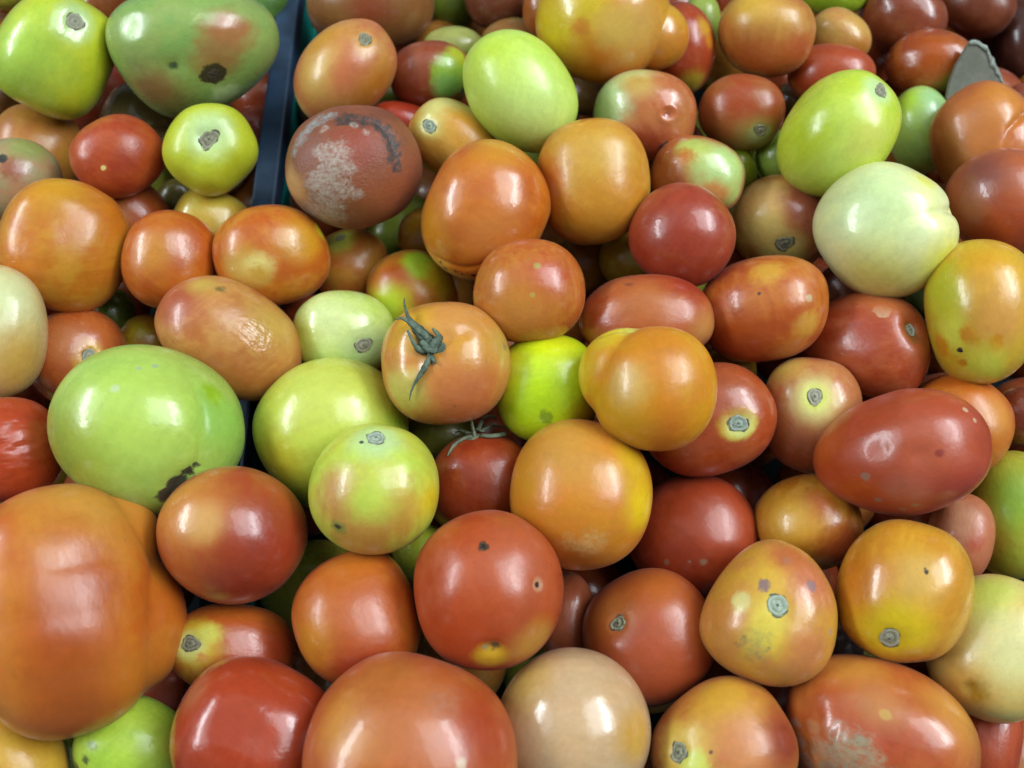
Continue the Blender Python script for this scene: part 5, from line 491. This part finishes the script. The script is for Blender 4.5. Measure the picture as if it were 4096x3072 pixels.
def shape_fn(d, seed):
    rg = np.random.RandomState(seed)
    s = np.array(d['s'])
    waves = [(rg.normal(size=3) * 1.6, rg.uniform(0, 6.28), rg.uniform(.007, .017)) for _ in range(4)] + [(rg.normal(size=3) * 3.2, rg.uniform(0, 6.28), rg.uniform(.002, .006)) for _ in range(4)]
    n = d.get('box', rg.uniform(2.05, 2.35))
    flats = [(v / np.linalg.norm(v), rg.uniform(.008, .024), rg.uniform(.3, .6)) for v in rg.normal(size=(5, 3))]
    stem = np.array((d.get('scar') or d.get('blossom') or [rg.normal(size=3)])[0], float); stem /= np.linalg.norm(stem)
    e1 = np.cross(stem, [0.3, 0.5, 0.81]); e1 /= np.linalg.norm(e1); e2 = np.cross(stem, e1)
    lob = d.get('lobes', (rg.choice([3, 4, 5]), rg.uniform(.008, .022))); lph = rg.uniform(0, 6.28)
    def f(D):
        D = np.asarray(D, float)
        r = 1.0 / ((np.abs(D) ** n).sum(1)) ** (1.0 / n)
        for v, a, w in flats:                      # flats pressed by neighbours
            r = r * (1 - a * np.exp(-((D - v) ** 2).sum(1) / (w * w)))
        for k, ph, a in waves: r = r * (1 + a * np.sin(D @ k + ph))
        cz = D @ stem; lam = np.arctan2(D @ e2, D @ e1); sp = np.sqrt(np.clip(1 - cz * cz, 0, 1))
        r = r * (1 + lob[1] * np.cos(lob[0] * lam + lph) * sp ** 1.5 * (0.6 + 0.4 * cz))
        if 'scar' in d:
            rs = d['scar'][1]
            ang = np.arccos(np.clip(cz, -1, 1))
            r = r * (1 - 0.03 * np.exp(-(ang / (rs * 2.0 + .06)) ** 2) - 0.022 * np.exp(-(ang / (rs * 1.15)) ** 4))
        for (dv, sg, dep) in d.get('dents', []):
            q = ((D - np.array(dv)) ** 2).sum(1); r = r * (1 - 1.5 * dep * np.exp(-q / (sg * sg)))
        for (cx, cy, cz_, rl, k) in d.get('lobe', []):       # fused lobes, with a crease where they meet
            c = np.array((cx, cy, cz_)); cd = D @ c; disc = rl * rl - c @ c + cd * cd
            rb = np.where(disc > 0, cd + np.sqrt(np.maximum(disc, 0)), 0.0)
            h = np.clip(0.5 + 0.5 * (rb - r) / k, 0, 1); r = r * (1 - h) + rb * h + k * h * (1 - h) * 0.6
        for (pl, sg, dep) in d.get('grooves', []):
            g = np.zeros(len(D)); pl = np.array(pl)
            for a, c in zip(pl[:-1], pl[1:]):
                ab = c[:3] - a[:3]; t = np.clip((D - a[:3]) @ ab / (ab @ ab), 0, 1)
                q = ((D - a[:3] - t[:, None] * ab) ** 2).sum(1)
                x = np.sqrt(q) / sg
                g = np.maximum(g, (a[3] + (c[3] - a[3]) * t) * (0.55 * np.exp(-x * x) + 0.45 * np.exp(-(x / .42) ** 2)))
            r = r * (1 - dep * g)
        for (dv, sg, dep) in d.get('bumps', []):
            q = ((D - np.array(dv)) ** 2).sum(1); r = r * (1 + dep * np.exp(-q / (sg * sg)))
        for (dv, sg, dep) in d.get('rings', []):
            q = np.sqrt(((D - np.array(dv)) ** 2).sum(1)); r = r * (1 + dep * np.exp(-((q - sg) / (sg * .45)) ** 2))
        if 'wrinkle' in d:
            dv, sg = d['wrinkle']; q = ((D - np.array(dv)) ** 2).sum(1)
            r = r * (1 - .007 * np.exp(-q / (sg * sg)) * (np.sin(D[:, 0] * 17 + 3 * np.sin(D[:, 1] * 5)) + .6 * np.sin(D[:, 0] * 29 + D[:, 1] * 9)))
        p = D * r[:, None]
        if 'tap' in d:
            tv = np.array(d['tap'][:3]); tk = d['tap'][3]
            a = p @ tv
            perp = p - a[:, None] * tv
            p = a[:, None] * tv + perp * (1 - tk * a)[:, None]
        return p * s * 1.015
    return f, stem, e1, e2

M_GROOVE = simple_material('dark_corky_ring', lin((80, 76, 62)), lin((120, 116, 96)), 0.8, 500, 0.0006, 0.3)
M_TIP = simple_material('dark_blossom_tip', lin((44, 38, 32)), lin((96, 84, 66)), 0.85, 600, 0.0012, 0.3)
M_CALYX = simple_material('dried_sepal', lin((92, 104, 84)), lin((120, 128, 102)), 0.75, 300, 0.0008, 0.3, (700, .58, .72, lin((58, 62, 50))))
M_CALYX2 = simple_material('dried_sepal_dark', lin((70, 84, 72)), lin((100, 116, 98)), 0.75, 300, 0.0008, 0.3, (700, .58, .72, lin((44, 48, 40))))

def cork_material(name, c1, c2, dark):
    N = NT(name)
    tc = N.new('ShaderNodeTexCoord').outputs['Object']
    at = N.new('ShaderNodeAttribute', attribute_name='rho').outputs['Fac']
    n1 = N.noise(tc, 500, 4.0, 0.65); n2 = N.noise(tc, 1500, 4.0, 0.7)
    rho = N.math('ADD', at, N.math('MULTIPLY_ADD', n1, 0.3, -0.15))
    c = N.mix(N.ramp(n1, 0.3, 0.7), c1, c2)
    ring = N.ramp(N.math('ABSOLUTE', N.math('SUBTRACT', rho, 0.56)), 0.02, 0.12, 0.5, 0.0)
    c = N.mix(N.math('MULTIPLY', ring, N.ramp(n2, 0.35, 0.6, 0.25, 1.0)), c, dark)
    c = N.mix(N.ramp(rho, 0.86, 1.0, 0.0, 0.5), c, dark)
    c = N.mix(N.ramp(N.math('ADD', rho, N.math('MULTIPLY', n2, 0.25)), 0.24, 0.3, 0.5, 0.0), c, dark)
    N.link(c, N.bsdf.inputs['Base Color']); N.bsdf.inputs['Roughness'].default_value = 0.75
    N.bsdf.inputs['Specular IOR Level'].default_value = 0.3
    b = N.new('ShaderNodeBump'); b.inputs['Strength'].default_value = 0.7; b.inputs['Distance'].default_value = 1.0
    N.link(N.math('MULTIPLY', n2, 0.0006), b.inputs['Height']); N.link(b.outputs[0], N.bsdf.inputs['Normal'])
    return N.m
SCAR_MATS = [cork_material('pale_cork', lin((164, 164, 142)), lin((140, 140, 118)), lin((92, 90, 74))),
             cork_material('brown_cork', lin((150, 152, 126)), lin((116, 112, 90)), lin((58, 50, 40))),
             cork_material('green_cork', lin((164, 178, 156)), lin((138, 152, 132)), lin((66, 66, 54))),
             cork_material('blue_green_cork', lin((158, 174, 158)), lin((136, 150, 134)), lin((64, 70, 62)))]

def disc_on(f, dv, rs, prof, ring, name, mat, parent, seed, elong=1.0, rough=.1):
    """A cork disc lying on the fruit: polar grid on the surface, lifted by prof(rho, phi)."""
    rg = np.random.RandomState(seed)
    dv = np.array(dv, float); dv /= np.linalg.norm(dv)
    a = np.cross(dv, [0.2, 0.9, 0.3]); a /= np.linalg.norm(a); b = np.cross(dv, a)
    nr, nf = 9, 28
    ph = np.linspace(0, 2 * np.pi, nf, endpoint=False)
    out = 1 + rough * np.sin(2 * ph + rg.uniform(0, 6)) + rough * .8 * np.sin(3 * ph + rg.uniform(0, 6)) + rough * .5 * np.sin(5 * ph + rg.uniform(0, 6)) + rough * .3 * rg.normal(size=nf)
    D = []; H = []
    for i in range(nr + 1):
        rho = ring[0] + (ring[1] - ring[0]) * i / nr
        for j in range(nf):
            rr = rho * rs * out[j]
            D.append(dv + a * rr * np.cos(ph[j]) * elong + b * rr * np.sin(ph[j])); H.append(prof(rho, ph[j], rg))
    D = np.array(D); D /= np.linalg.norm(D, axis=1)[:, None]
    p = f(D); L = np.linalg.norm(p, axis=1)
    p = p * (1 + np.array(H) / L)[:, None]
    F = []
    for i in range(nr):
        for j in range(nf):
            k = (j + 1) % nf
            F.append((i * nf + j, (i + 1) * nf + j, (i + 1) * nf + k, i * nf + k))
    o = link_mesh(name, p, F, mat, parent)
    at = o.data.attributes.new('rho', 'FLOAT', 'POINT')
    at.data.foreach_set('value', np.repeat(np.linspace(ring[0], ring[1], nr + 1), nf).astype(np.float32))
    return o

def tube_strip(pts, wid, thick, mat, name, parent, twist=0.0):
    """A flat tapering sepal: rectangular section swept along pts (local coords), width wid[i]."""
    pts = [Vector(p) for p in pts]
    # smooth the path
    P = []; W = []
    for i in range(len(pts) - 1):
        p0 = pts[max(i - 1, 0)]; p1 = pts[i]; p2 = pts[i + 1]; p3 = pts[min(i + 2, len(pts) - 1)]
        for k in range(5):
            t = k / 5
            q = 0.5 * ((2 * p1) + (-p0 + p2) * t + (2 * p0 - 5 * p1 + 4 * p2 - p3) * t * t + (-p0 + 3 * p1 - 3 * p2 + p3) * t ** 3)
            P.append(q); W.append(wid[i] * (1 - t) + wid[i + 1] * t)
    P.append(pts[-1]); W.append(wid[-1])
    V = []; F = []
    for i, p in enumerate(P):
        tg = (P[min(i + 1, len(P) - 1)] - P[max(i - 1, 0)]).normalized()
        out = p.normalized()
        sd = tg.cross(out)
        if sd.length < 1e-4: sd = Vector((1, 0, 0))
        sd.normalize(); nn = sd.cross(tg).normalized()
        ca, sa = math.cos(twist * i), math.sin(twist * i)
        s2 = sd * ca + nn * sa; n2 = nn * ca - sd * sa
        w = W[i] * 0.5 * (1 + .12 * math.sin(i * 2.1)); th = thick * 0.5 * min(1, W[i] / (thick * 2) + .3)
        for (x, y) in ((-1, .35), (-.45, .1), (0, -.25), (.45, .1), (1, .35), (.45, -.7), (0, -1.1), (-.45, -.7)):
            V.append(p + s2 * (w * x) - n2 * (th * y) )
    m = 8
    for i in range(len(P) - 1):
        for j in range(m):
            k = (j + 1) % m
            F.append((i * m + j, i * m + k, (i + 1) * m + k, (i + 1) * m + j))
    F.append(tuple(range(m - 1, -1, -1))); F.append(tuple((len(P) - 1) * m + j for j in range(m)))
    return link_mesh(name, V, F, mat, parent)

LOW_SKIN = {}
for label, d in TOMATOES:
    seed = d['id'] * 13 + 5
    f, stem, e1, e2 = shape_fn(d, seed)
    big = max(d['s']) > 0.02
    V, F = SPH_CREASED if 'grooves' in d or 'lobe' in d else SPH_HI if big else SPH_LO
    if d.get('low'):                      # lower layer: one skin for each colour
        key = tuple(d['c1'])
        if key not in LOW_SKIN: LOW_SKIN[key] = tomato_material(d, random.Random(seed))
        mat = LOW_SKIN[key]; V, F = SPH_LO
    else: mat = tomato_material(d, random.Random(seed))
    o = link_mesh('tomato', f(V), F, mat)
    o.location = d['p']; o.rotation_mode = 'QUATERNION'; o.rotation_quaternion = d['q']
    o['label'] = label; o['category'] = 'tomato'; o['group'] = 'tomatoes of the lower layer' if d.get('low') else 'ripe and unripe tomatoes heaped in the crates'
    R = max(d['s'])
    if 'scar' in d:
        dv, rs, kind = d['scar']
        sc_o = disc_on(f, dv, rs, lambda rho, ph, rg: R * (.012 + .012 * (1 - rho ** 4) - .016 * math.exp(-((rho - .55) / .16) ** 2) + .006 * rg.normal() * (1 - rho) ** .5 - .02 * (rho > .96)), (0.02, 1.0), 'stem_scar', SCAR_MATS[kind], o, seed, 1.0, .06 if kind != 1 else .12)
        disc_on(f, dv, rs, lambda rho, ph, rg: R * (.004 * math.exp(-((rho - 1.05) / .05) ** 2) - .003 + .005 * math.sin(ph * 2 + seed) + .004 * math.sin(ph * 5 + seed * 2)), (0.95, 1.0 + (.12 if kind in (1, 2, 3) else .07)), 'ring', M_GROOVE, sc_o, seed, 1.0, .06 if kind != 1 else .12)
    if 'blossom' in d:
        dv, rs = d['blossom']
        disc_on(f, dv, rs, lambda rho, ph, rg: R * (.004 + .012 * (1 - rho) + .006 * rg.normal() * (1 - rho)), (0.02, 1.0), 'blossom_tip', M_TIP, o, seed + 1, 1.0, .16)
    cal = CALYX.get(d['id'])
    if cal:
        def at(dv, h):
            p = f(np.array([dv]))[0]; return Vector(p) * (1 + h / np.linalg.norm(p))
        mt = M_CALYX2 if d['id'] == 24 else M_CALYX
        hd, hh, hw = cal['hub']
        hub = disc_on(f, hd, hw / R * .5, lambda rho, ph, rg: hh * (1 - rho ** 2) + R * .02 * rg.normal() * (1 - rho), (0.02, 1.0), 'calyx', mt, o, seed, 1.0, .18)
        for q, st in enumerate(cal['strips']):
            tube_strip([at(a, h) for a, h, w in st], [w for a, h, w in st], 0.0011, mt, 'sepal', hub, .05 * (-1) ** q)
        if 'stalk' in cal:
            tube_strip([p for p, w in cal['stalk']], [w for p, w in cal['stalk']], 0.0026, mt, 'stalk', hub)

# ------------------------------------------------------------------ torn cardboard flap
M_CARD = simple_material('grey_cardboard', lin((104, 106, 94)), lin((116, 118, 106)), 0.9, 60, 0.0003, 0.15, (700, .5, .75, lin((92, 92, 82))))
M_TORN = simple_material('torn_paper_edge', lin((150, 158, 148)), lin((122, 128, 118)), 0.9, 260, 0.0014, 0.2)
def flap():
    n = Vector(FLAP['n']).normalized(); pts = [Vector(p) for p in FLAP['pts']]
    base = sum(pts, Vector()) / len(pts)
    rg = random.Random(3)
    root = bpy.data.objects.new('cardboard_flap', None); col.objects.link(root); root.location = base
    root['label'] = 'torn grey cardboard flap sticking up between the tomatoes at the top right'; root['category'] = 'cardboard'
    # subdivide the outline with small tears along the torn (top and right) side
    out = []
    for i, p in enumerate(pts):
        q = pts[(i + 1) % len(pts)]
        torn = 4 <= i <= 15
        for k in range(4):
            t = k / 4; x = p.lerp(q, t)
            if torn: x = x + Vector((rg.uniform(-1, 1), rg.uniform(-1, 1), rg.uniform(-1, 1))) * .00025
            out.append(x)
    def curl(x): 
        s = (x - pts[1]).length / .06
        return x + n * (.004 * s * s)
    m = len(out); c = base
    V = [curl(x) - base for x in out] + [curl(x) - n * .0022 - base for x in out]
    F = [tuple(range(m)), tuple(range(2 * m - 1, m - 1, -1))] + [(i, i + m, (i + 1) % m + m, (i + 1) % m) for i in range(m)]
    o = link_mesh('panel', V, F, M_CARD, root, False)
    # fuzzy paper ply along the torn side, proud of the panel
    a, b = 5 * 4, 16 * 4
    wv = 1.0
    V = []; F = []
    for i in range(a, b + 1):
        x = out[i]; inn = (c - x).normalized()
        wv = .6 * wv + .4 * rg.uniform(.4, 1.5)
        w = .0024 * wv * min(1, (b + 4 - i) / 8) * min(1, (i - a + 3) / 6)
        V += [curl(x) - inn * .0006 + n * .0005 - base, curl(x) + inn * w + n * (.0009 + rg.uniform(0, .0003)) - base, curl(x) + inn * w * 1.1 - n * .0008 - base, curl(x) - inn * .0006 - n * .002 - base]
    for i in range(b - a):
        for j in range(4):
            F.append((4 * i + j, 4 * i + (j + 1) % 4, 4 * i + 4 + (j + 1) % 4, 4 * i + 4 + j))
    F += [(3, 2, 1, 0), tuple(4 * (b - a) + j for j in range(4))]
    link_mesh('torn_edge', V, F, M_TORN, root)
flap()
